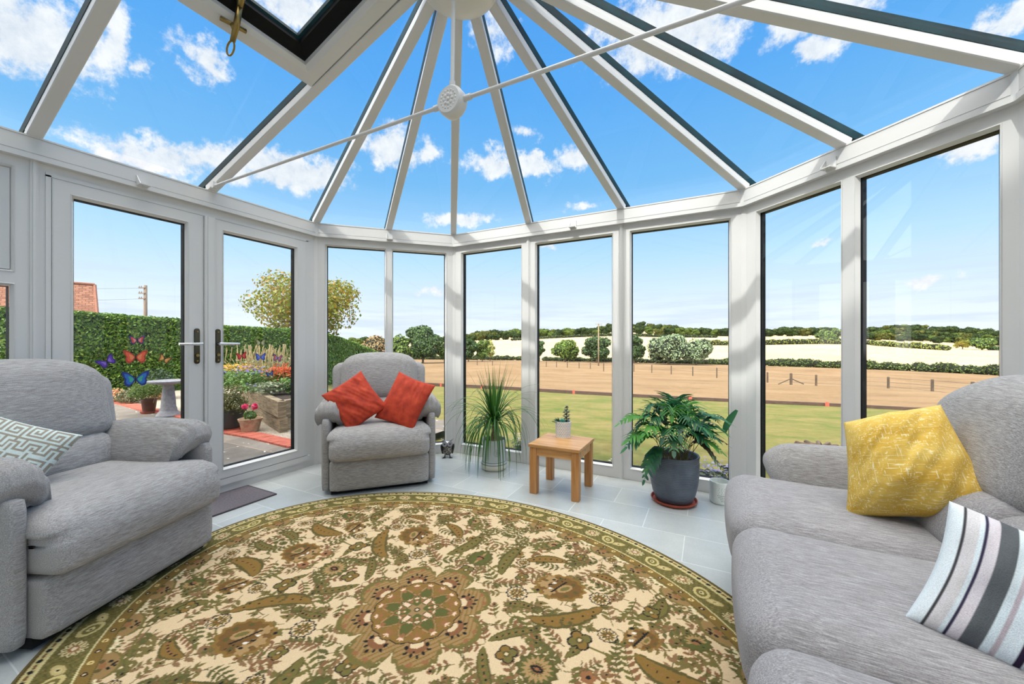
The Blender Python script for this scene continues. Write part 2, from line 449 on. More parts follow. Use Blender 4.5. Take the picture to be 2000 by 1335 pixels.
# house wall behind, which the glass room is built against
HOUSE = ramped('house_render', [(.3, (226, 222, 212)), (.7, (236, 232, 224))], 6)
mb = MB(); mb.box((-9, YB-.4, -.2), (9, YB, 6.2))
tag(mb.build('wall_back', HOUSE), 'cream rendered house wall the glazed room is built against', None, None, 'structure')
# eaves beams
for i, (k, f) in enumerate(zip(('left', 'corner_left', 'front', 'corner_right', 'right'), (FA, FB, FC, FD, FE))):
    mb = MB(); m0 = k != 'left'; m1 = k != 'right'
    a0 = 1.53 if k == 'left' else 0; a1 = f.L if k != 'right' else 3.47
    f.box(mb, a0, a1, 0, .10, ZF+.034, ZE-.006, 0, m0, m1)
    f.box(mb, a0, a1, -.003, .10, ZE-.005, ZE+.004, 0, m0, m1)
    f.box(mb, a0, a1, .003, .10, ZF+.028, ZF+.0335, 0, m0, m1)
    f.box(mb, a0, a1, -.004, .10, ZF, ZF+.0275, 0, m0, m1)
    tag(mb.build('trim_%d' % (i+1), WHITE), 'white eaves beam over the %s side' % {'left': 'door', 'corner_left': 'left corner', 'front': 'front', 'corner_right': 'right corner', 'right': 'right'}[k], None, None, 'structure')
# corner covers
for i, (x, y) in enumerate(VX):
    mb = MB()
    ang = [-PI*.375+PI, PI*.625, PI*.375, PI*.125][i]
    ang = [PI-PI/8, PI/2+PI/8, PI/2-PI/8, PI/8][i]
    n = Vector((math.cos(ang), math.sin(ang), 0)); t = Vector((-n.y, n.x, 0))
    p = Vector((x, y, 0))
    mb.obox(p-t*.013-n*.006+Vector((0, 0, ZF+.001)), t*.026, n*.09, Vector((0, 0, ZE-ZF)))
    q = p+n*(WO/math.cos(PI/8))
    mb.obox(q-t*.016-n*.008, t*.032, n*.09, Vector((0, 0, ZF)))
    mb.obox(q-t*.026-n*.003, t*.052, n*.085, Vector((0, 0, ZF)))
    tag(mb.build('trim_%d' % (i+6), WHITE), 'white corner post cover strip', None, None, 'structure')
# windows
TOPZ = ZF; GT = 2.078; GB = .105; MI = WO*TAN
# A: side panel with white infill above and glass below
mb = MB(); w0, w1 = 2.30, 3.288
fr = [(w0+.06, 3.231)]
for (z0, z1, nm) in ((.105, 1.455, 'g'), (1.545, 2.085, 'p')):
    p = (fr[0][0], fr[0][1], z0, z1)
    big = shrink(p, -.016)
    FA.ring(mb, big, shrink(p, -.012), WO-.001, WO-.005); FA.ring(mb, shrink(p, -.012), p, WO-.005, WO+.022); FA.ring(mb, shrink(p, .001), shrink(p, .003), WO+.023, WO+.068, 1 if nm == 'g' else 0)
FA.box(mb, w0, w1, WO, WO+.07, 0, .089); FA.box(mb, w0+.044, w1-.041, WO, WO+.07, 1.471, 1.529); FA.box(mb, w0, w1, WO, WO+.07, 2.101, ZF)
FA.box(mb, w0, w0+.044, WO, WO+.07, .089, 2.101); FA.box(mb, w1-.041, w1, WO, WO+.07, .089, 2.101)
W1 = mb.build('window_1', [WHITE, BLACKG]); tag(W1, 'white framed side window at the left edge with a solid panel over its glass', None, None, 'structure')
pane(FA, (fr[0][0], fr[0][1], .105, 1.455), W1)
pane(FA, (fr[0][0], fr[0][1], 1.545, 2.085), W1, WO+.012, PANELW, 'infill_panel')
# remaining stretch of the left wall towards the house
window('window_9', FA, (1.53, 2.295, 0, ZF), [(1.60, 2.22, .105, GT)], 'white framed window beside the house wall on the door side')
# doors
def door_leaf(name, a0, a1, g, label, hx, hdir, astr=None):
    mb = MB(); z0, z1 = .112, 2.083; o = WO-.012
    p = (g[0], g[1], .192, 1.998)
    frame_rings(FA, mb, (a0, a1, z0, z1), [p], o, .018)
    FA.ring(mb, (a0+.001, a1-.001, z0+.001, z1-.001), (a0+.004, a1-.004, z0+.004, z1-.004), o+.004, o-.001)
    if astr:
        FA.box(mb, astr[0], astr[1], o-.016, o, z0, z1); FA.box(mb, astr[0]+.018, astr[1]-.014, o-.022, o-.016, z0, z1)
    d = mb.build(name, [WHITE, BLACKG]); tag(d, label, None, None, 'structure')
    pane(FA, p, d, o+.03)
    # handle: dark polished backplate with chrome lever and keyhole
    zc = .985; hm = MB()
    H = MB(); oh = o-.012
    w = .017
    pts = []
    for k in range(9): a = PI*k/8; pts.append((w*math.cos(a), .096+w*math.sin(a)))
    for k in range(9): a = PI+PI*k/8; pts.append((w*math.cos(a), -.128+w*math.sin(a)))
    H.prism([FA.P(hx+x, o-.001, 1.142+z) for x, z in pts], [FA.P(hx+x*.9, oh, 1.142+z*.99) for x, z in pts])
    hp = H.build('handle', PLATE, d, label='dark polished handle plate with chrome lever')
    L = MB()
    L.tube([FA.P(hx, oh+.002, 1.142), FA.P(hx, oh-.045, 1.142)], .0105, 12)
    L.tube([FA.P(hx-hdir*.012, oh-.045, 1.142), FA.P(hx+hdir*.06, oh-.048, 1.142), FA.P(hx+hdir*.125, oh-.042, 1.142)], [.011, .010, .0085], 12)
    L.build('lever', CHROME, hp, smooth=40)
    K = MB(); K.tube([FA.P(hx, oh, 1.06), FA.P(hx, oh-.006, 1.06)], .011, 14); K.box((0, 0, 0), (0, 0, 0)) if False else None
    K.tube([FA.P(hx, oh, 1.232), FA.P(hx, oh-.003, 1.232)], .006, 12); K.tube([FA.P(hx, oh, 1.02), FA.P(hx, oh-.003, 1.02)], .006, 12)
    K.build('lock_cylinder', BRASS, hp, smooth=40)
    return d
PLATE = plain('polished_dark_plate', (70, 68, 58), .1, 1)
D1 = door_leaf('door_1', 3.375, 4.104, (3.462, 3.998), 'left white glazed leaf of the double doors', 4.062, -1)
D2 = door_leaf('door_2', 4.107, 4.912, (4.245, 4.812), 'right white glazed leaf of the double doors', 4.195, 1, (4.107, 4.172))
mb = MB()
FA.box(mb, 3.288, 3.372, WO, WO+.07, 0, ZF); FA.box(mb, 4.915, 5.0, WO, WO+.07, 0, ZF, 0, False, True)
FA.box(mb, 3.372, 4.915, WO, WO+.07, 2.088, ZF); FA.box(mb, 3.372, 4.915, WO, WO+.07, 0, .108)
FA.box(mb, 3.296, 3.326, WO-.010, WO, 0, ZF); FA.box(mb, 3.305, 3.317, WO-.016, WO-.009, 0, ZF)
FA.box(mb, 3.352, 3.373, WO-.008, WO, .10, 2.095); FA.box(mb, 4.914, 4.936, WO-.008, WO, .1, 2.095)
FA.box(mb, 3.352, 4.936, WO-.008, WO, 2.086, 2.11); FA.box(mb, 3.33, 4.95, WO-.012, WO, .06, .108)
FA.box(mb, 3.372, 4.915, WO+.03, WO+.034, .1, 2.09, 1)  if False else None
tag(mb.build('trim_10', WHITE), 'white frame round the double doors', None, None, 'structure')
# B, C, D, E
window('window_2', FB, (-MI, FB.L+MI, 0, TOPZ), [(.082, .609, GB, GT), (.686, 1.209, GB, GT)], 'white two-pane window behind the recliner armchair')
window('window_3', FC, (-MI, .840, 0, TOPZ), [(.085, .760, GB, GT)], 'white window behind the ponytail palm')
window('window_4', FC, (.846, 1.706, 0, TOPZ), [(.926, 1.628, GB, GT)], 'white window behind the oak side table')
window('window_5', FC, (1.712, FC.L+MI, 0, TOPZ), [(1.792, 2.506, GB, GT)], 'white window behind the big fern')
mb = MB()
for a in (.843, 1.709):
    FC.box(mb, a-.016, a+.016, WO-.008, WO, 0, ZF); FC.box(mb, a-.007, a+.007, WO-.013, WO-.008, 0, ZF)
tag(mb.build('trim_11', WHITE), 'white cover strips between the front windows', None, None, 'structure')
window('window_6', FD, (-MI, FD.L+MI, 0, TOPZ), [(.097, .614, GB, GT), (.708, 1.223, GB, GT)], 'white two-pane window behind the sofa arm')
window('window_7', FE, (-MI, 1.72, 0, TOPZ), [(.09, .80, GB, GT), (.88, 1.64, GB, GT)], 'white side window behind the sofa back')
window('window_10', FE, (1.726, 3.47, 0, TOPZ), [(1.80, 2.56, GB, GT), (2.64, 3.40, GB, GT)], 'white side window nearer the house')
# ---- roof
AP = Vector((0, -1.75, 3.03)); RG = Vector((0, YB, 3.03))
XW = cC+sC
def foot(f, a): p = f.P(a, 0, ZE); return p
feet = [(Vector((-XW, -4.3, ZE)), Vector((0, -4.3, 3.03))), (Vector((-XW, -3.45, ZE)), Vector((0, -3.45, 3.03))), (Vector((-XW, -2.605, ZE)), Vector((0, -2.605, 3.03))), (Vector((-XW, -1.76, ZE)), AP),
        (Vector((*VX[0], ZE)), AP), (foot(FB, .650), AP), (Vector((*VX[1], ZE)), AP), (Vector((-.435, 0, ZE)), AP), (Vector((.416, 0, ZE)), AP),
        (Vector((*VX[2], ZE)), AP), (foot(FD, .645), AP), (Vector((*VX[3], ZE)), AP), (Vector((XW, -1.76, ZE)), AP), (Vector((XW, -2.605, ZE)), Vector((0, -2.605, 3.03))),
        (Vector((XW, -3.45, ZE)), Vector((0, -3.45, 3.03))), (Vector((XW, -4.3, ZE)), Vector((0, -4.3, 3.03)))]
for i, (a, b) in enumerate(feet):
    d = (b-a).normalized(); t = d.cross(Vector((0, 0, 1))).normalized(); u = t.cross(d)
    L = (b-a).length-.10
    o = a-d*.03
    mb = MB()
    sec = [(-.030, .004), (-.026, 0), (.026, 0), (.030, .004), (.030, .030), (.025, .036), (.025, .055), (-.025, .055), (-.025, .036), (-.030, .030)]
    mb.prism([o+t*x+u*z for x, z in sec], [o+d*(L+.03)+t*x+u*z for x, z in sec])
    g = MB()
    g.obox(o+u*.056-t*.027-d*.16, d*(L+.19), t*.054, u*.045)
    r = mb.build('trim_%d' % (20+i), WHITE); tag(r, 'white roof glazing bar', None, None, 'structure')
    g.build('capping', TEAL, r)
mb = MB(); mb.box((-.06, YB, 2.99), (.06, -1.75, 3.07)); tag(mb.build('trim_40', WHITE), 'white ridge beam', None, None, 'structure')
# roof glass
up = Vector((0, 0, .062))
roof = None
def roofpane(poly):
    global roof
    n = (poly[1]-poly[0]).cross(poly[2]-poly[0]).normalized()
    if n.z < 0: n = -n; poly = poly[::-1]
    mb = MB(); mb.prism([p+up for p in poly], [p+up+n*.02 for p in poly])
    if roof is None:
        roof = tag(mb.build('ceiling', RGLASS), 'clear glass conservatory roof panes', None, None, 'structure')
    else: mb.build('glass_pane', RGLASS, roof)
for i in range(3, 12): roofpane([feet[i][0], feet[i+1][0], AP])
for i in list(range(0, 3))+list(range(12, 15)):
    a, b = feet[i], feet[i+1]
    if i == 2:   # pane below the opening vent
        k = .56; roofpane([a[0], b[0], b[0].lerp(b[1], k), a[0].lerp(a[1], k)])
    else: roofpane([a[0], b[0], b[1], a[1]])
# roof vent between two bars of the left slope
def vent():
    O = Vector((-XW, -2.605, ZE)); U = Vector((0, 1, 0)); D = (Vector((XW, 0, 3.03-ZE))).normalized(); Nn = U.cross(D); Nn = Nn if Nn.z > 0 else -Nn
    Ls = (Vector((XW, 0, 3.03-ZE))).length
    P = lambda a, b, n: O+U*a+D*b+Nn*n
    a0, a1, b0, b1 = .033, .815, .53*Ls, Ls-.07
    def R(k, n): return [P(a0+k, b0+k, n), P(a1-k, b0+k, n), P(a1-k, b1-k, n), P(a0+k, b1-k, n)]
    def band(mb, k0, n0, k1, n1, mi=0):
        mb.add(R(k0, n0)+R(k1, n1), [(i, (i+1) % 4, 4+(i+1) % 4, 4+i) for i in range(4)], mi)
    mb = MB()
    band(mb, 0, .09, 0, .004); band(mb, 0, .004, .006, -.004); band(mb, .006, -.004, .072, -.004); band(mb, .072, -.004, .095, .012); band(mb, .095, .012, .096, .09)
    w = mb.build('window_8', WHITE); tag(w, 'white framed opening vent in the glass roof with a brass winder', None, None, 'structure')
    g = MB(); band(g, .090, .035, .155, .060); band(g, .155, .060, .158, .085); band(g, .04, .08, .0, .12)
    g.build('gasket', BLACKG, w)
    q = MB(); band(q, .155, .078, .168, .090); band(q, .168, .090, .168, .11); q.build('sash', TEAL, w)
    gp = MB(); gp.prism(R(.15, .095), R(.15, .115)); gp.build('glass_pane', RGLASS, w)
    # brass winder
    k = MB(); c = .36
    A = lambda x, b, n: P(c+x, b0+b, n)
    k.tube([A(-.052, .058, -.012), A(0, .070, -.016), A(.052, .076, -.012)], [.010, .009, .011], 10)
    k.tube([A(.0, .14, .03), A(0, .09, -.03), A(.004, .03, -.075)], [.013, .014, .012], 10)
    k.tube([A(-.01, .19, .06), A(.0, .14, .03)], [.02, .013], 10)
    k.ball(A(0, .075, -.030), .019, 10, 8)
    k.build('winder', BRASS, w, smooth=True)
    e = MB(); base = A(.004, .03, -.075); ed = (A(.007, -.03, -.115)-base).normalized()
    sd = ed.cross(Nn).normalized()
    pts = [base+ed*(.032-.034*math.cos(x))+sd*(.014*math.sin(x)) for x in np.linspace(0, 2*PI, 15)]
    e.tube(pts, .0045, 8); e.build('winder_eye', BRASS, w, smooth=True)
vent()
# boss under the ridge end
b = thing('ceiling_boss', 'round white plastic boss where the roof bars meet', 'boss', (0, -1.745, 2.83))
mb = MB(); mb.lathe([(.001, 0), (.10, .004), (.165, .018), (.185, .035), (.193, .05), (.193, .085), (.18, .10), (.16, .23), (.05, .25)], 48)
mb.build('cover', WHITE, b, smooth=50)
# tie bar with hub and hanging rod
t = thing('tie_bar', 'thin white tie bar across the roof with an ornamental round hub', 'tie bar', (0, -1.80, 2.28))
HB = MB(); R0 = .070
HB.lathe([(.001, -.034), (.03, -.034), (.034, -.030), (.048, -.030), (.052, -.034), (.060, -.034), (.068, -.026), (R0, -.018), (R0, .018), (.068, .026), (.060, .034), (.001, .034)], 40, axis='y')
for sgn in (1, -1):
    for k in range(16):
        a = 2*PI*k/16; HB.ball((.041*math.cos(a), sgn*.032, .041*math.sin(a)), (.006, .005, .006), 8, 6)
    for k in range(8):
        a = 2*PI*k/8; HB.ball((.022*math.cos(a), sgn*.034, .022*math.sin(a)), (.009, .005, .009), 8, 6)
    HB.ball((0, sgn*.035, 0), (.009, .006, .009), 8, 6)
HB.build('hub', WHITE, t, smooth=45)
for sgn in (-1, 1):
    R = MB(); R.tube([(sgn*.066, 0, 0), (sgn*.105, 0, 0)], .014, 14); R.tube([(sgn*.09, 0, 0), (sgn*2.10, 0, .0)], .0095, 12)
    R.tube([(sgn*2.08, 0, 0), (sgn*2.115, .01, .004)], .014, 12); R.obox((sgn*2.10-.012, -.012, -.014), (.024, 0, 0), (0, .024, 0), (0, 0, .045))
    R.build('rod', WHITE, t, smooth=40)
R = MB(); R.tube([(0, 0, .066), (0, 0, .10)], .014, 14); R.tube([(0, 0, .09), (0, .01, .60)], .0095, 12); R.build('rod', WHITE, t, smooth=40)
# brackets on the eaves beam
def bracket(f, a, label):
    o = thing('eaves_bracket', label, 'bracket', tuple(f.P(a, 0, 2.20)), math.atan2(f.d.y, f.d.x), 'small white brackets on the eaves beam')
    mb = MB(); mb.box((-.028, -.008, -.03), (.028, 0, .03)); mb.box((-.028, -.058, -.034), (.028, 0, -.028)); mb.add([(-.028, -.008, .03), (-.028, -.058, -.028), (-.028, -.008, -.028), (-.025, -.008, .03), (-.025, -.058, -.028), (-.025, -.008, -.028)], [(0, 1, 2), (5, 4, 3), (0, 3, 4, 1)])
    mb.build('bracket_plate', WHITE, o)
    s = MB(); s.lathe([(.001, -.0375), (.008, -.0365), (.010, -.0335)], 14, (0, -.034, 0)); s.build('screw_cap', PANELW, o)
bracket(FA, 3.752, 'small white bracket on the eaves beam over the left door leaf')
bracket(FB, .655, 'small white bracket on the eaves beam over the recliner armchair')
bracket(FC, 1.30, 'small white bracket on the eaves beam over the oak side table')
bracket(FD, .595, 'small white bracket on the eaves beam over the sofa arm')
# ------------------------------------------------------------------ upholstery
FAB = fabric('grey_chenille', 0, (134, 130, 128), (164, 161, 160), (188, 187, 188))
FABD = fabric('grey_chenille_deep', 1, (128, 125, 126), (154, 151, 153), (180, 178, 181))
FABA = fabric('grey_chenille_arm', 1, (130, 126, 124), (158, 155, 154), (182, 181, 182))
DARK = plain('black_base', (14, 14, 15), .9)
def tilt(y, z, z0=.5, k=.22): return y+max(0, z-z0)*k
def arm_bm(s, y0, y1, zt=.685, xc=.362, w=.118, th=.068):
    mb = MB(); L = (y1-y0)/2
    def fn(x, y, z):
        u = (x-s*xc)*s/w; f = (y-y0)/(y1-y0)
        fr = math.exp(-(max(0, f)/.10)**2)
        z += -.115*max(0, -u)**1.9-.035*max(0, u)**2
        z += .012*math.sin(f*PI)-.03*fr
        k = math.exp(-((f-.12)/.13)**2)
        z += .009*k*math.sin(u*21)*(1 if z > zt-.2 else 0)
        y += fr*(zt-z)*.55
        return [x, y, z]
    mb.pad((s*xc, (y0+y1)/2, zt-th), (w, L, th), .052, 22, (0, .02, .018), fn)
    return mb
def recliner(label, loc, rz):
    t = thing('recliner_armchair', label, 'armchair', loc, rz)
    mb = MB(); mb.box((-.36, .06, .0), (.36, .70, .05)); mb.build('base', DARK, t, label='black base under the chair')
    mb = MB(); mb.pad((0, .065, .147), (.366, .065, .117), .028, 14, (0, .012, 0)); mb.build('footrest', FAB, t, True)
    mb = MB()
    def fs(x, y, z):
        if z > .42: z -= .012*math.exp(-((y-.30)/.2)**2)
        if y < .2 and z > .36: y += .055*((z-.36)/.14)**2*(1-max(0, y)/.2)
        if z > .44 and y < .22: x *= 1+.05*(1-max(0, y)/.22)
        z -= .02*abs(x/.366)**5*(1 if z > .4 else 0)
        return [x, y, z]
    mb.pad((0, .295, .385), (.366, .355, .122), .045, 20, (0, .022, .022), fs); mb.build('seat_cushion', FAB, t, True)
    for s in (-1, 1):
        mb = MB(); mb.pad((s*.397, .40, .30), (.032, .345, .275), .026, 12, (.008, 0, 0)); mb.build('side_panel', FAB, t, True)
        arm_bm(s, .045, .67).build('armrest', FABA, t, True)
    def fb(x, y, z):
        z -= .075*abs(x/.34)**3.6*max(0, (z-.72)/.33)
        return [x, tilt(y, z), z]
    mb = MB(); mb.pad((0, .60, .845), (.335, .105, .205), .07, 20, (0, .028, .01), fb); mb.build('backrest', FAB, t, True)
    mb = MB(); mb.pad((0, .58, .565), (.31, .10, .10), .07, 14, (0, .02, 0), fb); mb.build('lumbar_cushion', FAB, t, True)
    def fw_(x, y, z):
        z -= .035*abs(x/.41)**6*max(0, (z-.6)/.4)
        return [x*(1+.03*max(0, (z-.6)/.4)), tilt(y, z, .5, .18), z]
    mb = MB(); mb.pad((0, .655, .64), (.405, .075, .335), .055, 18, (0, 0, 0), fw_); mb.build('back_frame', FAB, t, True)
    return t
fd = camD(.997, -.079); rzL = math.atan2(fd.x, -fd.y)   # front (-y) turned to face fd
pL = camP(-1.694, 1.775, 0)
CH1 = recliner('grey fabric recliner at the left edge holding the cream and taupe patterned cushion', (pL.x, pL.y, .012), rzL)
def front_rz(nx, ny): return math.atan2(nx, -ny)
CH2 = recliner('grey fabric recliner holding two rust red cushions, in front of the left corner window', (-1.178, -1.105, .002), front_rz(.726, -.688))
# sofa along the right wall
def sofa():
    t = thing('sofa', 'long grey fabric sofa on the right with yellow and striped cushions', 'sofa', (1.19, -1.925, 0), -PI/2)
    W = .305
    mb = MB(); mb.box((-.93, .06, .0125), (.93, .85, .06)); mb.build('base', DARK, t, label='black base under the sofa')
    for i in (-1, 0, 1):
        c = i*.61
        mb = MB(); mb.pad((c, .065, .15), (W+(.0), .065, .12), .03, 12, (0, .014, 0)); mb.build('front_panel', FABD, t, True)
        mb = MB()
        def fs(x, y, z, c=c):
            if z > .42: z -= .012*math.exp(-((y-.34)/.2)**2)
            if y < .1 and z > .40: z += .004
            return [x, y, z]
        mb.pad((c, .32, .375), (W+.004, .355, .122), .085, 22, (0.0, .016, .03), fs); mb.build('seat_cushion', FABD, t, True)
        def fb(x, y, z, i=i):
            e = (x*i) if i else 0
            z -= .10*max(0, (e-.60)/.33)**2.2*max(0, (z-.66)/.36)
            return [x, tilt(y, z, .5, .26), z]
        mb = MB(); mb.pad((c, .745, .825), (W+.01, .12, .205), .09, 20, (0, .03, .012), fb); mb.build('back_cushion', FAB, t, True)
        mb = MB(); mb.pad((c, .68, .56), (W, .12, .115), .08, 14, (0, .02, 0), fb); mb.build('lumbar_cushion', FABD, t, True)
    for s in (-1, 1):
        mb = MB(); mb.pad((s*.985, .57, .285), (.06, .35, .265), .03, 12, (.006, 0, 0)); mb.build('side_panel', FABD, t, True)
        mb = MB()
        def fa(x, y, z, s=s):
            u = (x-s*.965)*s/.115; f = (y-.16)/.80
            z += -.10*max(0, -u)**2-.06*max(0, u)**2
            z += .012*math.sin(f*PI)+.004*math.exp(-((f-.08)/.06)**2)*math.sin(u*16)
            return [x, y, z]
        mb.pad((s*.965, .56, .555), (.115, .40, .085), .075, 20, (0, .03, .012), fa); mb.build('armrest', FABA, t, True)
    def fk(x, y, z):
        z -= .10*max(0, (abs(x)-.60)/.4)**2*max(0, (z-.6)/.4)
        return [x, tilt(y, z, .5, .16), z]
    mb = MB(); mb.pad((0, .90, .60), (.99, .07, .385), .05, 24, (0, 0, 0), fk); mb.build('back_frame', FAB, t, True)
    return t
SOFA = sofa()
# ------------------------------------------------------------------ cushions
from mathutils import noise as MN
def cushion(name, label, w, h, th, mats, pos, right, up, seed=0, folds=0.006, fdir=(1, 0), n=70, col=None, sag=0, group=None, taper=0):
    mb = MB(); vs = []; cs = []; fs = []
    for side in (-1, 1):
        b = len(vs)
        for j in range(n+1):
            for i in range(n+1):
                u = 2*i/n-1; v = 2*j/n-1
                k = max(0, (1-u*u)*(1-v*v))
                t = th/2*(k**.42)*(1+.12*MN.noise(Vector((u*1.3+seed, v*1.3, side))))
                x = u*w/2*(1-.075*math.cos(v*PI/2)); z = v*h/2*(1-.075*math.cos(u*PI/2))
                x *= 1-taper*v; z -= taper*.5*h*max(0, -u)*max(0, v)
                d = u*fdir[0]+v*fdir[1]; e = -u*fdir[1]+v*fdir[0]
                f = MN.noise(Vector((d*3.2+seed*3, e*.8+seed, side*2)))+.5*MN.noise(Vector((d*7+seed, e*2.1, side*5)))
                t += folds*f*min(1, k*5)
                y = side*t+sag*(u*u)*.0+sag*(1-v*v)
                vs.append((x, y, z))
                if col: cs.append(lin(col(u, v, side)))
        for j in range(n):
            for i in range(n):
                a = b+j*(n+1)+i; q = (a, a+1, a+n+2, a+n+1)
                fs.append(q if side < 0 else q[::-1])
    mb.add(vs, fs)
    if col: mb.c = cs
    o = mb.build(name, mats, None, True)
    bm = bmesh.new(); bm.from_mesh(o.data); bmesh.ops.remove_doubles(bm, verts=bm.verts, dist=1e-5); bm.to_mesh(o.data); bm.free()
    tag(o, label, 'cushion', group); orient(o, pos, right, up); return o
RUST = ramped('rust_velvet', [(.25, (132, 34, 14)), (.5, (176, 52, 24)), (.75, (204, 78, 46))], 14, (1, 1, 1), .8, 7, .25, .01)
def yel():
    m, nt, b = newmat('yellow_slub'); b.inputs['Roughness'].default_value = .9; b.inputs['Specular IOR Level'].default_value = .15
    n1 = noise_n(nt, coords(nt, (10, 260, 190)), 1, 2); n2 = noise_n(nt, coords(nt, (190, 260, 10)), 1, 2); big = noise_n(nt, coords(nt, (6, 6, 14)), 1, 3)
    c = ramp_n(nt, big, [(.35, lin(205, 164, 66)), (.65, lin(226, 192, 100))])
    k1 = ramp_n(nt, n1, [(.56, (0, 0, 0, 1)), (.72, (1, 1, 1, 1))]); k2 = ramp_n(nt, n2, [(.6, (0, 0, 0, 1)), (.74, (1, 1, 1, 1))])
    c = mix_n(nt, k1, c, lin(238, 226, 178)); c = mix_n(nt, k2, c, lin(242, 234, 196))
    nt.links.new(c, b.inputs['Base Color']); bump_n(nt, b, n1, .25, .004); return m
YEL = yel()
PAT = colattr('patterned_cloth')
W_, T_ = (214, 226, 222), (160, 152, 138)
KEY = ["1111111011111111", "1000001010000000", "1011101010111110", "1010101010100010", "1010001010101010", "1011111010111010", "1000000010000010", "1111111111111110",
       "0000000000000000", "1110111111101110", "0010100000101000", "1010101110101011", "1010101010101010", "1011101000111010", "1000001110000010", "1111111011111110"]
def keycol(u, v, s):
    i = int(((u+1)*.5)*50) % 16; j = int(((1-v)*.5)*50) % 16
    return W_ if KEY[j][i] == '1' else T_
STR = [(0, (226, 234, 238)), (.05, (226, 234, 238)), (.06, (70, 68, 70)), (.075, (214, 210, 212)), (.12, (222, 232, 238)), (.14, (58, 52, 76)), (.155, (216, 208, 214)), (.20, (96, 100, 104)), (.265, (220, 232, 238)), (.30, (190, 178, 186)), (.315, (224, 234, 240)),
       (.37, (52, 40, 66)), (.395, (220, 228, 236)), (.43, (150, 152, 140)), (.44, (206, 222, 230)), (.50, (222, 232, 238)), (.56, (70, 74, 72)), (.575, (224, 234, 240)), (.66, (40, 44, 66)), (.685, (200, 190, 200)), (.70, (226, 234, 240)), (.76, (96, 94, 92)), (.86, (226, 234, 238)), (.92, (60, 52, 70)), (.935, (222, 230, 236)), (1.01, (0, 0, 0))]
def strcol(u, v, s):
    p = (u+1)/2
    for k in range(len(STR)-1):
        if STR[k][0] <= p < STR[k+1][0]: return STR[k][1]
    return STR[0][1]
Z3 = Vector((0, 0, 1))
def pose(px, py, d, yaw, lean, roll, w, h):
    """right/up axes of a cushion seen at (px,py): yaw turns it about the vertical, lean tips its top away, roll spins it in its own plane"""
    r = Vector((*(RT*math.cos(yaw)+FW*math.sin(yaw)), 0)); f = Z3.cross(r)
    upv = Z3*math.cos(lean)+f*math.sin(lean)
    R = r*math.cos(roll)+upv*math.sin(roll); U = -r*math.sin(roll)+upv*math.cos(roll)
    return atd(px, py, d), R, U
p, R, U = pose(694, 783, 3.04, .25, .42, .62, 0, 0)
cushion('cushion', 'left one of the two rust red velvet cushions on the corner recliner', .345, .385, .13, RUST, p, R, U, 1, .010, (.9, .5))
p, R, U = pose(792, 783, 3.12, .0, .42, -.37, 0, 0)
cushion('cushion', 'right one of the two rust red velvet cushions on the corner recliner', .34, .42, .13, RUST, p, R, U, 5, .010, (1, .3))
p, R, U = pose(-44, 910, 1.60, .70, .42, -.5, 0, 0)
cushion('cushion', 'cream and taupe cushion with a key pattern on the left recliner', .43, .43, .15, PAT, p, R, U, 2, .006, (1, 0), 200, keycol)
p, R, U = pose(1768, 902, 1.41, -.80, .36, .24, 0, 0)
cushion('cushion', 'mustard yellow slubbed cushion leaning in the far corner of the sofa', .355, .40, .22, YEL, p, R, U, 8, .016, (.8, -.6), 80, taper=.20)
p, R, U = pose(2085, 1215, .78, -.72, .58, -.30, 0, 0)
cushion('cushion', 'white cushion with grey and purple stripes at the near end of the sofa', .40, .31, .17, PAT, p, R, U, 11, .014, (1, 0), 160, strcol)
# ------------------------------------------------------------------ small things in the room
def oak():
    m, nt, b = newmat('oak'); b.inputs['Roughness'].default_value = .38
    n = noise_n(nt, coords(nt, (3, 40, 40)), 1, 6, .6); big = noise_n(nt, coords(nt, (1.2, 7, 7)), 1, 3)
    c = ramp_n(nt, n, [(.3, lin(176, 124, 72)), (.55, lin(204, 156, 102)), (.75, lin(216, 172, 120))])
    c = mix_n(nt, .6, c, ramp_n(nt, big, [(.3, (.85, .82, .78, 1)), (.7, (1.08, 1.06, 1.04, 1))]), 'MULTIPLY')
    nt.links.new(c, b.inputs['Base Color']); bump_n(nt, b, n, .08, .003); return m
def oakv():
    m, nt, b = newmat('oak_upright'); b.inputs['Roughness'].default_value = .4
    n = noise_n(nt, coords(nt, (45, 45, 3)), 1, 6, .6)
    nt.links.new(ramp_n(nt, n, [(.3, lin(160, 104, 54)), (.55, lin(188, 134, 80)), (.75, lin(202, 152, 98))]), b.inputs['Base Color']); bump_n(nt, b, n, .08, .003); return m
OAK, OAKV = oak(), oakv()
t = thing('side_table', 'small square oak side table with a succulent pot on it', 'table', (.048, -.413, 0))
mb = MB(); mb.pad((0, 0, .368), (.202, .202, .0125), .004, 8); mb.build('tabletop', OAK, t, 40)
mb = MB()
for s in (-1, 1):
    mb.box((-.14, s*.178-.010, .295), (.14, s*.178+.010, .356)); mb.box((s*.178-.010, -.14, .295), (s*.178+.010, .14, .356))
mb.build('apron', OAK, t)
for sx in (-1, 1):
    for sy in (-1, 1):
        mb = MB(); mb.pad((sx*.166, sy*.166, .178), (.029, .029, .178), .004, 6); mb.build('leg', OAKV, t, 40)
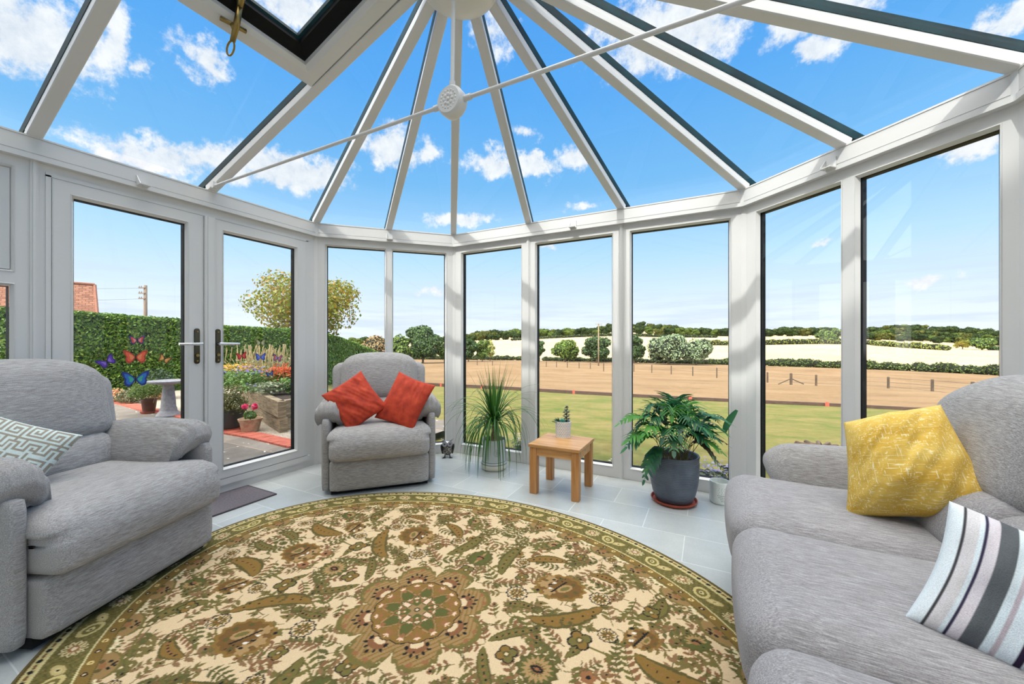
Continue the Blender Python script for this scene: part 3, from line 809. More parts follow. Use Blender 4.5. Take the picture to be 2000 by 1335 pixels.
# succulents in a patterned pot
STEM = plain('stem_green', (70, 92, 40), .6, var=.1)
SOIL = ramped('soil', [(.3, (28, 20, 15)), (.7, (62, 48, 36))], 60, bump=.6)
SUC1 = leafmat('succulent_teal', [(86, 164, 150), (120, 190, 170), (70, 140, 120)], .5, .1)
SUC2 = leafmat('succulent_dark', [(32, 34, 36), (52, 48, 56), (40, 52, 40), (70, 62, 72)], .4, 0)
SUC3 = leafmat('succulent_green', [(38, 70, 44), (58, 96, 60), (30, 54, 36)], .5, 0)
pp = onfloor(1100, 852, .3805)
t = thing('potted_succulents', 'grey and white triangle-patterned pot of succulents on the oak table', 'plant', tuple(pp))
mb = MB(); n, rows = 132, 66; vs, fs, cs = [], [], []
for j in range(rows+1):
    z = .128*j/rows; r = .060+.0055*(z/.128)
    for i in range(n):
        a = 2*PI*i/n; vs.append((r*math.cos(a), r*math.sin(a), z))
        k = (j/rows)*10; row = int(k); fz = k-row; q = (i/n*22+.5*(row % 2)) % 1
        cs.append(lin(178, 184, 190) if (fz > .12 and abs(q-.5)*2 < 1-fz*1.0) and .5 < k < 9.6 else lin(232, 232, 230))
for j in range(rows):
    for i in range(n): fs.append((j*n+i, j*n+(i+1) % n, (j+1)*n+(i+1) % n, (j+1)*n+i))
mb.add(vs, fs); b0 = len(mb.v)
pr = [(.0655, .128), (.060, .128), (.059, .10), (.001, .10)]
mb.lathe(pr, 48, cap=False); mb.lathe([(.001, .0), (.06, .0)], 48, cap=False); cs += [lin(232, 232, 230)]*(len(mb.v)-b0); mb.c = cs
mb.build('pot', colattr('pot_glaze', .4, .05), t, 60)
mb = MB(); mb.lathe([(.001, .112), (.0585, .110)], 24, cap=False); mb.build('soil', SOIL, t)
def leafblob(mb, o, d, L, w, th, up=Z3):
    d = Vector(d).normalized(); s = d.cross(up); s = s.normalized() if s.length > .01 else Vector((1, 0, 0)); u = s.cross(d); o = Vector(o); vs = [o]
    for (f, k) in ((.3, .75), (.65, 1), (.88, .6)):
        for a in range(6):
            q = 2*PI*a/6; vs.append(o+d*L*f+s*(w*k*math.cos(q))+u*(th*k*math.sin(q)))
    vs.append(o+d*L)
    fs = [(0, 1+(a+1) % 6, 1+a) for a in range(6)]
    for r in (0, 1):
        for a in range(6): fs.append((1+r*6+a, 1+r*6+(a+1) % 6, 7+r*6+(a+1) % 6, 7+r*6+a))
    fs += [(13+a, 13+(a+1) % 6, 19) for a in range(6)]
    mb.add(vs, fs)
def lcam(x, y, z=0): return Vector((*(RT*x+FW*y), z))    # room-space offset along the view's right/forward
mb = MB(); c0 = lcam(-.012, -.028, .118)
for k in range(26):
    a = k*2.4; e = .25+1.1*(k/26); L = .036*(1-.45*k/26)
    leafblob(mb, c0+Vector((0, 0, .004*k/6)), (math.cos(a)*math.cos(e), math.sin(a)*math.cos(e), math.sin(e)), L, .0085, .003)
mb.build('rosette', SUC1, t, True)
mb = MB(); c0 = lcam(-.042, .0, .115)
for k in range(44):
    a = k*2.4; e = .2+1.0*rnd.random()
    leafblob(mb, c0+Vector((rnd.uniform(-.016, .016), rnd.uniform(-.016, .016), .0)), (math.cos(a)*math.cos(e), math.sin(a)*math.cos(e), math.sin(e)), rnd.uniform(.03, .052), .0045, .002)
mb.build('spiky_succulent', SUC3, t, True)
mb = MB(); c0 = lcam(.028, .008, .112); sm = MB(); sm.tube([c0, c0+Vector((.002, 0, .07)), c0+lcam(.004, 0, .128)], .003, 8)
for k in range(9):
    z = .006+.0145*k
    for q in range(3):
        a = q*2*PI/3+k*1.05; sc = 1.0 if k < 7 else .6
        leafblob(mb, c0+Vector((0, 0, z)), (math.cos(a), math.sin(a), .18), .034*sc, .0125*sc, .0035)
for q in range(7):
    a = q*.9; leafblob(mb, c0+lcam(.004, 0, .128), (math.cos(a)*.7, math.sin(a)*.7, .55), .014, .006, .003)
ts = mb.build('tall_succulent', SUC2, t, True); sm.build('stem', SUC3, ts, True)
# ponytail palm in a stoneware pot
GPOT = ramped('grey_glaze', [(.3, (176, 184, 184)), (.7, (192, 198, 198))], 9, rough=.3)
CPOT = plain('cream_glaze', (222, 218, 204), .3, var=.03)
BAND = plain('dark_band', (130, 138, 140), .4)
pc = onfloor(965, 914); t = thing('potted_palm', 'ponytail palm with long trailing leaves in a grey stoneware pot', 'plant', tuple(pc))
mb = MB(); prof = [(.001, .0), (.096, .0), (.108, .006), (.118, .028), (.1195, .055), (.118, .062), (.113, .07), (.1085, .075), (.1065, .10), (.106, .19), (.107, .235), (.110, .255), (.110, .272), (.104, .276), (.097, .272), (.096, .235), (.001, .232)]
mb.lathe(prof[:5], 48, cap=False, mi=1); mb.lathe(prof[4:], 48, cap=False, mi=0)
mb.lathe([(.1197, .054), (.1205, .058), (.1197, .062)], 48, cap=False, mi=2); mb.lathe([(.1095, .0745), (.1105, .0775), (.1085, .0805)], 48, cap=False, mi=2)
pot_ = mb.build('pot', [GPOT, CPOT, BAND], t, 40)
mb = MB(); st = lcam(.030, -.1035, .165)       # stamped round mark
R_, U_ = lcam(1, 0), Z3
nn = lcam(.03, -.1035).normalized(); tt = Vector((-nn.y, nn.x, 0))
def onpot(x, z, k=.1065): 
    a = math.atan2(nn.y, nn.x)+x/k; return Vector((k*math.cos(a), k*math.sin(a), z))
for rr in (.029, .022):
    mb.tube([onpot(rr*math.cos(a), .165+rr*math.sin(a)*1.05) for a in np.linspace(0, 2*PI, 30)], .0011, 6)
mb.tube([onpot(0, .148), onpot(0, .182)], .0013, 6)
for k in range(4):
    z = .156+k*.006
    for s in (-1, 1): mb.tube([onpot(0, z), onpot(s*.009, z+.006)], .0010, 6)
mb.build('stamped_mark', BAND, pot_)
mb = MB(); mb.lathe([(.001, .242), (.0965, .238)], 24, cap=False); mb.build('soil', SOIL, t)
BARK = ramped('palm_bark', [(.3, (112, 92, 70)), (.7, (160, 140, 110))], 40, (1, 1, 2), .9, 6, .5)
mb = MB(); mb.lathe([(.062, .238), (.066, .255), (.058, .275), (.040, .292), (.026, .31), (.020, .34), (.018, .38), (.021, .405), (.012, .42)], 20); mb.build('trunk', BARK, t, True)
PALM = leafmat('palm_leaf', [(34, 74, 26), (52, 104, 34), (84, 134, 52), (40, 86, 44)], .4, .25)
def ribbon(mb, o, d, L, w, droop, n=16, zmin=.006, zoff=0):
    p = Vector(o); d = Vector(d).normalized(); step = L/n; pts = [p.copy()]
    for i in range(n):
        d = (d+Vector((0, 0, -droop*step*(1.0+1.2*i/n)))).normalized(); q = p+d*step
        if q.z < zmin: q.z = zmin; d = Vector((d.x, d.y, 0)).normalized() if Vector((d.x, d.y)).length > .05 else d
        p = q; pts.append(p.copy())
    vs = []; side = None
    for i, p in enumerate(pts):
        tg = (pts[min(i+1, n)]-pts[max(i-1, 0)]).normalized(); s = tg.cross(Z3)
        s = s.normalized() if s.length > .15 else (side or Vector((1, 0, 0)))
        if side is not None and s.dot(side) < 0: s = -s
        side = s; f = i/n; ww = w*(.75+.6*f if f < .25 else .9)*(1-f**2.2)+.0006; u = s.cross(tg)
        vs += [p-s*ww/2+u*ww*.18, p, p+s*ww/2+u*ww*.18]
    fs = []
    for i in range(n):
        for k in (0, 1): fs.append((3*i+k, 3*i+k+1, 3*i+k+4, 3*i+k+3))
    mb.add(vs, fs)
mb = MB(); cr = Vector((0, 0, .415)); R2 = random.Random(3)
for k in range(170):
    a = R2.random()*2*PI; q = R2.random()
    if q < .22: e, L, dr, w = R2.uniform(1.15, 1.5), R2.uniform(.38, .60), R2.uniform(.15, .8), .014
    elif q < .50: e, L, dr, w = R2.uniform(.75, 1.2), R2.uniform(.45, .72), R2.uniform(1.6, 3.2), .013
    else: e, L, dr, w = R2.uniform(.35, 1.0), R2.uniform(.42, .70), R2.uniform(4.0, 7.0), .013
    d = Vector((math.cos(a)*math.cos(e), math.sin(a)*math.cos(e), math.sin(e)))
    # keep the far side clear of the window frame
    if d.y > 0 and pc.y+d.y*L*.6 > -.03: d.y *= .35
    ribbon(mb, cr+Vector((math.cos(a)*.012, math.sin(a)*.012, R2.uniform(-.02, .02))), d, L, w, dr)
mb.build('foliage', PALM, t, True)
# big blue-grey pot with a fern, on a terracotta saucer
pf = onfloor(1316, 978)
TERRA = ramped('terracotta', [(.3, (150, 62, 40)), (.7, (172, 78, 52))], 12, rough=.55)
s = thing('plant_saucer', 'terracotta saucer under the big blue-grey fern pot', 'saucer', tuple(pf))
mb = MB(); mb.lathe([(.001, 0), (.135, 0), (.148, .010), (.158, .022), (.158, .027), (.152, .027), (.142, .012), (.001, .010)], 48); mb.build('dish', TERRA, s, 50)
def bluepot():
    m, nt, b = newmat('ribbed_blue_glaze'); b.inputs['Roughness'].default_value = .38
    n = noise_n(nt, coords(nt, (1, 1, 1)), 9, 5); 
    w = nt.nodes.new('ShaderNodeTexWave'); w.wave_type = 'BANDS'; w.bands_direction = 'Z'; w.inputs['Scale'].default_value = 26; w.inputs['Distortion'].default_value = .6
    nt.links.new(coords(nt, (1, 1, 1)), w.inputs['Vector'])
    c = ramp_n(nt, n, [(.3, lin(74, 76, 92)), (.5, lin(86, 96, 108)), (.7, lin(104, 110, 124))])
    c = mix_n(nt, .55, c, ramp_n(nt, w.outputs['Fac'], [(.2, (.55, .55, .6, 1)), (.8, (1.15, 1.15, 1.15, 1))]), 'MULTIPLY')
    nt.links.new(c, b.inputs['Base Color']); bump_n(nt, b, w.outputs['Fac'], .35, .006); return m
t = thing('potted_fern', 'large leafy fern in a ribbed blue-grey pot by the front window', 'plant', (pf.x, pf.y, .0105))
mb = MB(); mb.lathe([(.001, 0), (.112, 0), (.124, .008), (.145, .06), (.160, .13), (.168, .20), (.170, .27), (.168, .315), (.172, .328), (.168, .336), (.158, .332), (.154, .30), (.15, .27), (.001, .262)], 64, cap=False); mb.build('pot', bluepot(), t, 60)
mb = MB(); mb.lathe([(.001, .285), (.152, .278)], 24, cap=False); mb.build('soil', SOIL, t)
FERN = leafmat('fern_leaf', [(30, 78, 56), (40, 98, 66), (52, 116, 70), (70, 130, 62), (34, 84, 70)], .42, .2, .5)
FERNB = leafmat('fern_leaf_young', [(74, 140, 50), (96, 160, 66), (60, 124, 46)], .42, .3)
FERND = leafmat('fern_leaf_dead', [(74, 56, 44), (110, 84, 66), (60, 50, 44)], .7, .1)
STALK = plain('fern_stalk', (122, 112, 62), .6, var=.1)
def frond(mb, sm, base, mid, tip, wid, stemf=.45, lobes=9, rs=None):
    """pinnately lobed frond along a bezier; the first stemf of it is bare stalk"""
    base, mid, tip = Vector(base), Vector(mid), Vector(tip)
    B = lambda f: base*(1-f)**2+mid*2*f*(1-f)+tip*f*f
    sm.tube([B(f) for f in np.linspace(0, stemf+.05, 8)], .0022, 6)
    up0 = Z3
    rail = [B(stemf+(1-stemf)*k/24) for k in range(25)]
    tg = lambda k: (rail[min(k+1, 24)]-rail[max(k-1, 0)]).normalized()
    vs = []; fs = []
    # continuous midrib web so that lobes join at their bases
    ns = []
    for k in range(25):
        g = tg(k); s = g.cross(up0); s = s.normalized() if s.length > .1 else Vector((*RT, 0)); ns.append((g, s, s.cross(g)))
    def ww(f): return wid*(math.sin(PI*min(1, (f*.80+.17)))**.8)
    b0 = 0
    for k in range(25):
        g, s, u = ns[k]; w = ww(k/24)*.30*(1 if k < 23 else .3)
        vs += [rail[k]-s*w+u*w*.12, rail[k], rail[k]+s*w+u*w*.12]
    for k in range(24):
        for q in (0, 1): fs.append((3*k+q, 3*k+q+1, 3*k+q+4, 3*k+q+3))
    for i in range(lobes):
        f = (i+.35)/lobes; k = min(24, int(f*24)); g, s, u = ns[k]
        for sd in (-1, 1):
            o = rail[k]; ax = (s*sd*math.cos(.62)+g*math.sin(.62)).normalized(); L = ww(f)*1.15; w = (1-.45*f)*(rail[0]-rail[24]).length/lobes*.62
            dn = -Z3*L*.18+Z3*0
            pr = Vector(ax.cross(u)).normalized()
            jit = (rs.uniform(.85, 1.12) if rs else 1)
            L *= jit; c = len(vs)
            vs += [o-pr*w*.75, o+pr*w*.75, o+ax*L*.5+pr*w+u*.004, o+ax*L*.82+pr*w*.7+dn*.6, o+ax*L+dn, o+ax*L*.82-pr*w*.7+dn*.6, o+ax*L*.5-pr*w+u*.004]
            fs.append((c, c+1, c+2, c+6)); fs.append((c+6, c+2, c+3, c+5)); fs.append((c+5, c+3, c+4))
    # tip lobe
    g, s, u = ns[24]; c = len(vs); L = wid*.5; vs += [rail[24]-s*wid*.13, rail[24]+s*wid*.13, rail[24]+g*L*.6+s*wid*.12, rail[24]+g*L, rail[24]+g*L*.6-s*wid*.12]; fs.append((c, c+1, c+2, c+3, c+4))
    mb.add(vs, fs)
mg, my, md, sm = MB(), MB(), MB(), MB(); R3 = random.Random(12)
# (target: right, forward, height) of each frond's tip
TIPS = [(-.40, -.02, .56, 'y'), (-.36, -.10, .46, 'y'), (-.36, -.06, .40, 'g'), (-.27, -.16, .20, 'g'), (-.22, -.02, .64, 'g'), (-.12, -.10, .66, 'g'), (-.02, -.06, .70, 'g'), (.02, .02, .70, 'g'), (.08, -.12, .62, 'y'), (.18, -.04, .62, 'g'),
        (.28, -.06, .58, 'g'), (.33, -.10, .50, 'g'), (.25, -.18, .40, 'y'), (.27, -.14, .26, 'g'), (.12, -.20, .48, 'g'), (-.05, -.22, .52, 'g'), (-.16, -.20, .50, 'g'), (-.27, -.16, .52, 'y'), (-.28, .04, .50, 'g'), (.20, .06, .58, 'g'),
        (.06, .08, .62, 'g'), (-.10, .08, .62, 'g'), (.14, -.14, .54, 'g'), (-.20, -.10, .58, 'g'), (.38, -.04, .40, 'd'), (.22, -.18, .34, 'd'), (.12, -.18, .44, 'd'), (.02, -.20, .60, 'g'), (.30, .02, .46, 'g'), (-.08, -.16, .64, 'y'), (.34, -.12, .58, 'g'), (.02, -.10, .66, 'g'), (.14, .0, .66, 'y'), (-.14, -.02, .66, 'g'), (.10, -.22, .56, 'g'), (-.24, .0, .58, 'g'), (.20, -.20, .50, 'g'), (-.10, -.24, .42, 'g')]
for (x, y, z, kd) in TIPS:
    f = math.hypot(x, y) or .01
    b_ = lcam(x*.22+R3.uniform(-.03, .03), y*.3+R3.uniform(-.03, .03), .28)
    m_ = lcam(x*.42, y*.42, max(z, .42)+.16+R3.uniform(-.02, .04))
    frond({'g': mg, 'y': my, 'd': md}[kd], sm, b_, m_, lcam(x, y, z), (R3.uniform(.105, .145) if z > .3 else .085) if kd != 'd' else .06, .42 if z > .3 else .5, 9, R3)
# one undivided blade standing up at the right
vs = []; pts = [lcam(.34+.09*f**1.5, -.05, .50+.16*f) for f in np.linspace(0, 1, 9)]
for i, p in enumerate(pts):
    w = .024*(math.sin(PI*(.12+.80*i/8))**.7); s_ = lcam(.85, -.2, -.45).normalized(); vs += [p-s_*w, p+lcam(0, .006), p+s_*w]
mg.add(vs, [(3*i+k, 3*i+k+1, 3*i+k+4, 3*i+k+3) for i in range(8) for k in (0, 1)])
sm.tube([lcam(.08, -.02, .28), lcam(.22, -.04, .50), lcam(.34, -.05, .50)], .0022, 6)
mg.build('foliage', FERN, t, True); my.build('young_fronds', FERNB, t, True, label='brighter young fronds'); md.build('dead_fronds', FERND, t, True, label='withered brown fronds'); sm.build('stalks', STALK, t)
# white pierced candle holder
CER = plain('white_ceramic', (226, 230, 226), .25, var=.01)
pcn = onfloor(1406, 980)
t = thing('candle_holder', 'white pierced ceramic candle holder on the floor beside the sofa', 'candle holder', tuple(pcn))
mb = MB(); r = .068
mb.lathe([(.001, 0), (.060, 0), (.066, .006), (r, .015), (r, .148), (.0665, .155), (.0625, .155), (.061, .148), (.060, .02), (.001, .016)], 48); cb_ = mb.build('body', CER, t, 50)
mb = MB(); n_ = lcam(.35, -1).normalized(); a0 = math.atan2(n_.y, n_.x)
for j in range(9):
    z = .018+.0125*j
    for i in range(-9, 10):
        u = (i+.5*(j % 2))*.0085
        if (u/.072)**2+((z-.085)/.072)**2 > 1 or z > .125: continue
        if z > .078 and (i+j) % 2 == 0: continue
        a = a0+u/r; rr = r+.0004
        s_ = .0030 if z < .078 else .0022
        c_ = lambda du, dz: (rr*math.cos(a+du/r), rr*math.sin(a+du/r), z+dz)
        mb.add([c_(-s_, 0), c_(0, -s_*1.3), c_(s_, 0), c_(0, s_*1.3)], [(0, 1, 2, 3)])
mb.build('hole_shade_marks', plain('hole_shadow', (96, 100, 92), .9), cb_)  # dark diamonds painted on the outside for the shade inside the holes
# scrap metal owl
OWLM = ramped('scrap_metal', [(.38, (34, 32, 32)), (.5, (110, 100, 90)), (.62, (186, 180, 172))], 70, (1, 1, 1), .4, 3, 1.0, .01)
OWLD = plain('dark_metal', (52, 50, 52), .4, .7, var=.2, scale=40); OWLS = plain('silver_metal', (176, 174, 180), .3, .8)
po = onfloor(874, 892); fo = camD(.12, -1).normalized()
t = thing('owl_figurine', 'small scrap metal owl on the floor by the window corner post', 'figurine', tuple(po), math.atan2(fo.x, -fo.y))
mb = MB(); mb.ball((0, 0, .076), (.052, .044, .056), 24, 18, fn=lambda p: 1+.07*math.sin(p[0]*23+p[2]*31)*math.cos(p[1]*27)); mb.build('body', OWLM, t, True)
mb = MB(); mb.ball((0, 0, .136), (.048, .036, .030), 20, 14); mb.build('head', OWLS, t, True)
for s_ in (-1, 1):
    e = MB(); e.lathe([(.001, .012), (.008, .012), (.009, .008), (.018, .008), (.019, .012), (.025, .012), (.026, .006), (.025, 0)], 28, (s_*.026, -.030, .140), axis='y')
    eo = e.build('eye', OWLS, t, 40)
    q = MB(); q.lathe([(.001, .016), (.005, .014), (.0075, .0122)], 16, (s_*.026, -.030, .140), axis='y', cap=False); q.build('pupil', OWLD, eo)
    w = MB(); w.pad((s_*.053, .005, .082), (.008, .028, .044), .007, 8, (.006, 0, 0), lambda x, y, z: [x*(1+.12*(z-.08)/.044), y, z]); w.build('wing', OWLD, t, True)
    k = MB(); k.tube([(s_*.022, -.01, .155), (s_*.052, -.012, .180), (s_*.066, -.012, .192)], [.010, .005, .001], 8)
    for z_ in (.170, .178): k.tube([(s_*.03, -.012, .158), (s_*.046, -.014, z_+.008)], [.004, .001], 6)
    k.build('ear_tuft', OWLS, t, True)
    f = MB(); f.tube([(s_*.022, -.01, .03), (s_*.026, -.02, .006)], .005, 8)
    for a in (-.6, 0, .6): f.tube([(s_*.026, -.02, .006), (s_*.026+.03*math.sin(a+s_*.3), -.02-.034*math.cos(a), .004)], [.005, .003], 6)
    f.build('foot', OWLD, t, True)
k = MB(); k.tube([(0, -.034, .132), (0, -.046, .122)], [.007, .001], 8); k.build('beak', OWLD, t, True)
# door mat
MAT = ramped('mat_pile', [(.3, (88, 82, 88)), (.7, (116, 109, 115))], 90, bump=.4, bdist=.004, rough=.95)
t = thing('door_mat', 'dark grey door mat on the floor in front of the double doors', 'mat', (-2.03, -1.90, 0))
mb = MB(); mb.pad((0, 0, .005), (.186, .385, .005), .004, 10); mb.build('pile', MAT, t)
mb = MB()
for s_ in (-1, 1):
    mb.pad((s_*.188, 0, .005), (.006, .392, .0055), .004, 6); mb.pad((0, s_*.388, .005), (.193, .006, .0055), .004, 6)
mb.build('border', plain('mat_binding', (70, 64, 68), .8), t)
# butterfly stickers on the door glass
def butterfly(px, py, size, tilt_, c1, c2, c3, label):
    from math import cos, sin
    o_ = WO-.012+.03-.0006
    r = FW+RT*(px-1000)/F
    d2, p2 = FA.d.to_2d(), (FA.p0+FA.n*o_).to_2d()
    A = np.array([[r[0], -d2.x], [r[1], -d2.y]]); tt, sv_ = np.linalg.solve(A, np.array([p2.x, p2.y])-C0)
    z = EYE-(py-YH)*tt/F
    half = [(0, .02), (.10, .16), (.32, .36), (.52, .42), (.50, .20), (.40, .02), (.44, -.10), (.40, -.28), (.26, -.36), (.12, -.24), (.03, -.08)]
    inner = [(x*.72+.05, y*.72) for x, y in half]; core = [(x*.4+.07, y*.4) for x, y in half]
    t = thing('butterfly_sticker', label, 'sticker', tuple(FA.P(sv_, o_, z)), 0, 'butterfly stickers on the door glass')
    org = FA.P(sv_, o_, z)
    for s_ in (-1, 1):
        mb = MB()
        for k, (poly, mi) in enumerate(((half, 0), (inner, 1), (core, 2))):
            pts = []
            for x, y in poly:
                X, Y = x*s_*size, y*size; X, Y = X*cos(tilt_)-Y*sin(tilt_), X*sin(tilt_)+Y*cos(tilt_)
                pts.append(FA.d*X+Z3*Y-FA.n*(.0004*(k+1)))
            c = sum(pts, Vector())/len(pts); n = len(pts); mb.add([c]+pts, [(0, 1+i, 1+(i+1) % n) for i in range(n)], mi)
        w_ = mb.build('wing', [paint(c1), paint(c2), paint(c3)], t)
    mb = MB()
    dn = Vector((0, 0, 1)); ax = FA.d*(-sin(tilt_))+Z3*cos(tilt_); mb.tube([-ax*.22*size-FA.n*.002, ax*.2*size-FA.n*.002], .02*size, 6)
    mb.build('butterfly_body', paint((40, 34, 34)), t)
_pm = {}
def paint(c):
    if c not in _pm: _pm[c] = plain('decal_%d_%d_%d' % c, c, .6)
    return _pm[c]
butterfly(268, 664, .075, .05, (60, 60, 120), (210, 80, 70), (225, 150, 150), 'small red and blue butterfly sticker, highest on the left door')
butterfly(265, 697, .115, 0, (180, 70, 50), (232, 96, 66), (236, 140, 90), 'large orange butterfly sticker in the middle of the left door')
butterfly(209, 706, .085, .6, (60, 36, 120), (96, 60, 176), (140, 110, 200), 'purple butterfly sticker, leftmost on the left door')
butterfly(321, 701, .066, -.5, (120, 70, 40), (226, 150, 80), (236, 180, 110), 'small tawny butterfly sticker, rightmost on the left door')
butterfly(265, 740, .13, 0, (36, 50, 130), (44, 110, 190), (70, 170, 140), 'large blue and green butterfly sticker, lowest on the left door')
butterfly(472, 695, .075, .15, (150, 36, 40), (210, 60, 60), (226, 90, 80), 'red butterfly sticker near the handle of the right door')
butterfly(509, 697, .080, 0, (50, 60, 160), (84, 110, 210), (120, 140, 220), 'blue butterfly sticker in the middle of the right door')
butterfly(542, 699, .078, -.2, (90, 70, 140), (210, 90, 80), (150, 140, 200), 'red and lilac butterfly sticker, rightmost on the right door')
butterfly(509, 669, .078, 0, (110, 110, 80), (170, 166, 120), (190, 190, 150), 'pale olive butterfly sticker, highest on the right door')
butterfly(527, 730, .062, .2, (30, 50, 100), (60, 90, 150), (90, 120, 170), 'dark blue butterfly sticker, lowest on the right door')
# ------------------------------------------------------------------ the oval rug: pile coloured knot by knot, mirrored about both axes
def rug():
    a, b, st = 1.559, 1.177, .0042
    nx, ny = int(a/st)+2, int(b/st)+2
    gx, gy = np.meshgrid(np.arange(nx)*st, np.arange(ny)*st)
    L3 = lambda c: np.array(lin(c)[:3])
    CREAM, OLIVE, OLIVD, GOLD, BROWN, RUSTC, TAN_, DK, GRN = [L3(c) for c in ((214, 188, 150), (112, 102, 56), (90, 82, 46), (132, 102, 52), (114, 84, 46), (146, 100, 66), (166, 134, 90), (34, 34, 32), (90, 92, 48))]
    LEAFC = [L3(c) for c in ((116, 102, 60), (128, 92, 62), (104, 98, 54), (134, 104, 72), (94, 90, 52))]
    Q = np.empty((ny, nx, 3)); Q[:] = CREAM
    busy = np.zeros((ny, nx), bool)
    R = random.Random(21)
    def win(cx, cy, r):
        i0, i1 = max(0, int((cx-r)/st)), min(nx, int((cx+r)/st)+2); j0, j1 = max(0, int((cy-r)/st)), min(ny, int((cy+r)/st)+2)
        return (slice(j0, j1), slice(i0, i1)) if i1 > i0 and j1 > j0 else None
    def put(w, m, col, free=False):
        if free: m = m & ~busy[w]
        Q[w][m] = col; busy[w] |= m
    def ell(cx, cy, ra, rb, rot, col, free=False, bump=0, nb=0, ph=0):
        w = win(cx, cy, max(ra, rb)*1.4)
        if not w: return
        X, Y = gx[w]-cx, gy[w]-cy; c, s = math.cos(rot), math.sin(rot); U, V = X*c+Y*s, -X*s+Y*c
        rr = np.hypot(U/ra, V/rb); k = 1.0
        if nb: k = 1+bump*np.cos(nb*np.arctan2(V/rb, U/ra)+ph)
        put(w, rr < k, col, free)
    def leaf(cx, cy, ang, L, wd, col, free=False):
        w = win(cx+math.cos(ang)*L/2, cy+math.sin(ang)*L/2, L)
        if not w: return
        X, Y = gx[w]-cx, gy[w]-cy; c, s = math.cos(ang), math.sin(ang); U, V = (X*c+Y*s)/L, -X*s+Y*c
        m = (U > 0) & (U < 1) & (np.abs(V) < wd*np.sin(np.clip(U, 0, 1)**.8*PI))
        put(w, m, col, free)
    def stroke(pts, wd, col, free=False):
        for (x0, y0), (x1, y1) in zip(pts[:-1], pts[1:]):
            n = max(1, int(math.hypot(x1-x0, y1-y0)/(st*.7)))
            for k in range(n):
                f = k/n; ww = wd if not hasattr(wd, '__call__') else wd
                ell(x0+(x1-x0)*f, y0+(y1-y0)*f, wd, wd, 0, col, free)
    def curve(p0, p1, p2, n=24): return [tuple((1-f)**2*np.array(p0)+2*f*(1-f)*np.array(p1)+f*f*np.array(p2)) for f in np.linspace(0, 1, n)]
    def saz(p0, p1, p2, wd, col, edge=OLIVD):
        """curved serrated leaf"""
        P = curve(p0, p1, p2, 46)
        for ps in (0, 1):
            for i, (x, y) in enumerate(P):
                f = i/45; ww = wd*math.sin(PI*min(1, f*.92+.06))**.75*(1+.22*((i//3) % 2))
                ell(x, y, ww*(1 if ps == 0 else .72), ww*(1 if ps == 0 else .72), 0, edge if ps == 0 else col)
        for i in range(8, 40, 6):
            x, y = P[i]; ell(x, y, .006, .004, i, DK)
            x, y = P[i+3]; ell(x, y, .004, .006, i, RUSTC)
        ex, ey = P[-1]; dx, dy = ex-P[-8][0], ey-P[-8][1]; an = math.atan2(dy, dx)
        for k in range(10): ell(ex+.03*math.cos(an+k*.5)*(1-k*.07)-.03*math.cos(an)*0, ey+.03*math.sin(an+k*.5)*(1-k*.07), .007, .007, 0, edge)
    def rosette(cx, cy, r, col=GOLD):
        ell(cx, cy, r, r*.92, 0, DK, False, .07, 12); ell(cx, cy, r*.86, r*.8, 0, CREAM, False, .07, 12)
        for k in range(12):
            t = k*PI/6; leaf(cx+math.cos(t)*r*.2, cy+math.sin(t)*r*.2, t, r*.66, r*.11, col if k % 2 else OLIVD)
        ell(cx, cy, r*.26, r*.26, 0, BROWN); ell(cx, cy, r*.1, r*.1, 0, CREAM)
    def square(cx, cy, r):
        for k in range(4):
            t = PI/4+k*PI/2; ell(cx+math.cos(t)*r*.55, cy+math.sin(t)*r*.55, r*.55, r*.55, 0, DK)
        for k in range(4):
            t = PI/4+k*PI/2; ell(cx+math.cos(t)*r*.55, cy+math.sin(t)*r*.55, r*.42, r*.42, 0, GOLD if k % 2 else OLIVE)
        ell(cx, cy, r*.36, r*.36, 0, OLIVD); ell(cx, cy, r*.16, r*.16, 0, CREAM)
    def blob(cx, cy, r, rot):
        ell(cx, cy, r, r*.78, rot, GOLD, False, .06, 14); ell(cx, cy, r*.86, r*.66, rot, BROWN, False, .05, 14)
        for k in range(7):
            t = k*.9; ell(cx+r*.66*math.cos(t), cy+r*.5*math.sin(t), r*.09, r*.09, 0, OLIVD); 
        for k in range(3):
            t = rot+2.3+k*.9; ell(cx+r*.62*math.cos(t), cy+r*.5*math.sin(t), r*.24, r*.2, t, TAN_, False, .2, 6)
        ell(cx+r*.2, cy, r*.34, r*.2, rot+.8, TAN_); ell(cx+r*.22, cy, r*.22, r*.1, rot+.8, OLIVE)
        stroke([(cx-.02, cy-.05), (cx+.012, cy+.05)], .0045, DK)
        for k in range(4): ell(cx-.035-.012*(k % 2), cy-.03+.022*k, .010, .006, .6, DK if k % 2 else L3((225, 215, 200)))
    def palm(cx, cy, r, rot):
        ell(cx, cy, r, r*.85, rot, OLIVD, False, .08, 11); ell(cx, cy, r*.85, r*.7, rot, GRN, False, .08, 11)
        for k in range(9):
            t = rot+PI*(k/8)-.0; leaf(cx+r*.3*math.cos(t), cy+r*.3*math.sin(t), t, r*.5, r*.09, TAN_)
        ell(cx, cy, r*.34, r*.24, rot, RUSTC); stroke(curve((cx-r*.28, cy), (cx, cy+r*.28), (cx+r*.28, cy), 10), .005, DK)
    def flower(cx, cy, r, col, free=True):
        for k in range(5): 
            t = k*2*PI/5+cx*9; ell(cx+r*.6*math.cos(t), cy+r*.6*math.sin(t), r*.45, r*.45, 0, col, free)
        ell(cx, cy, r*.3, r*.3, 0, DK)
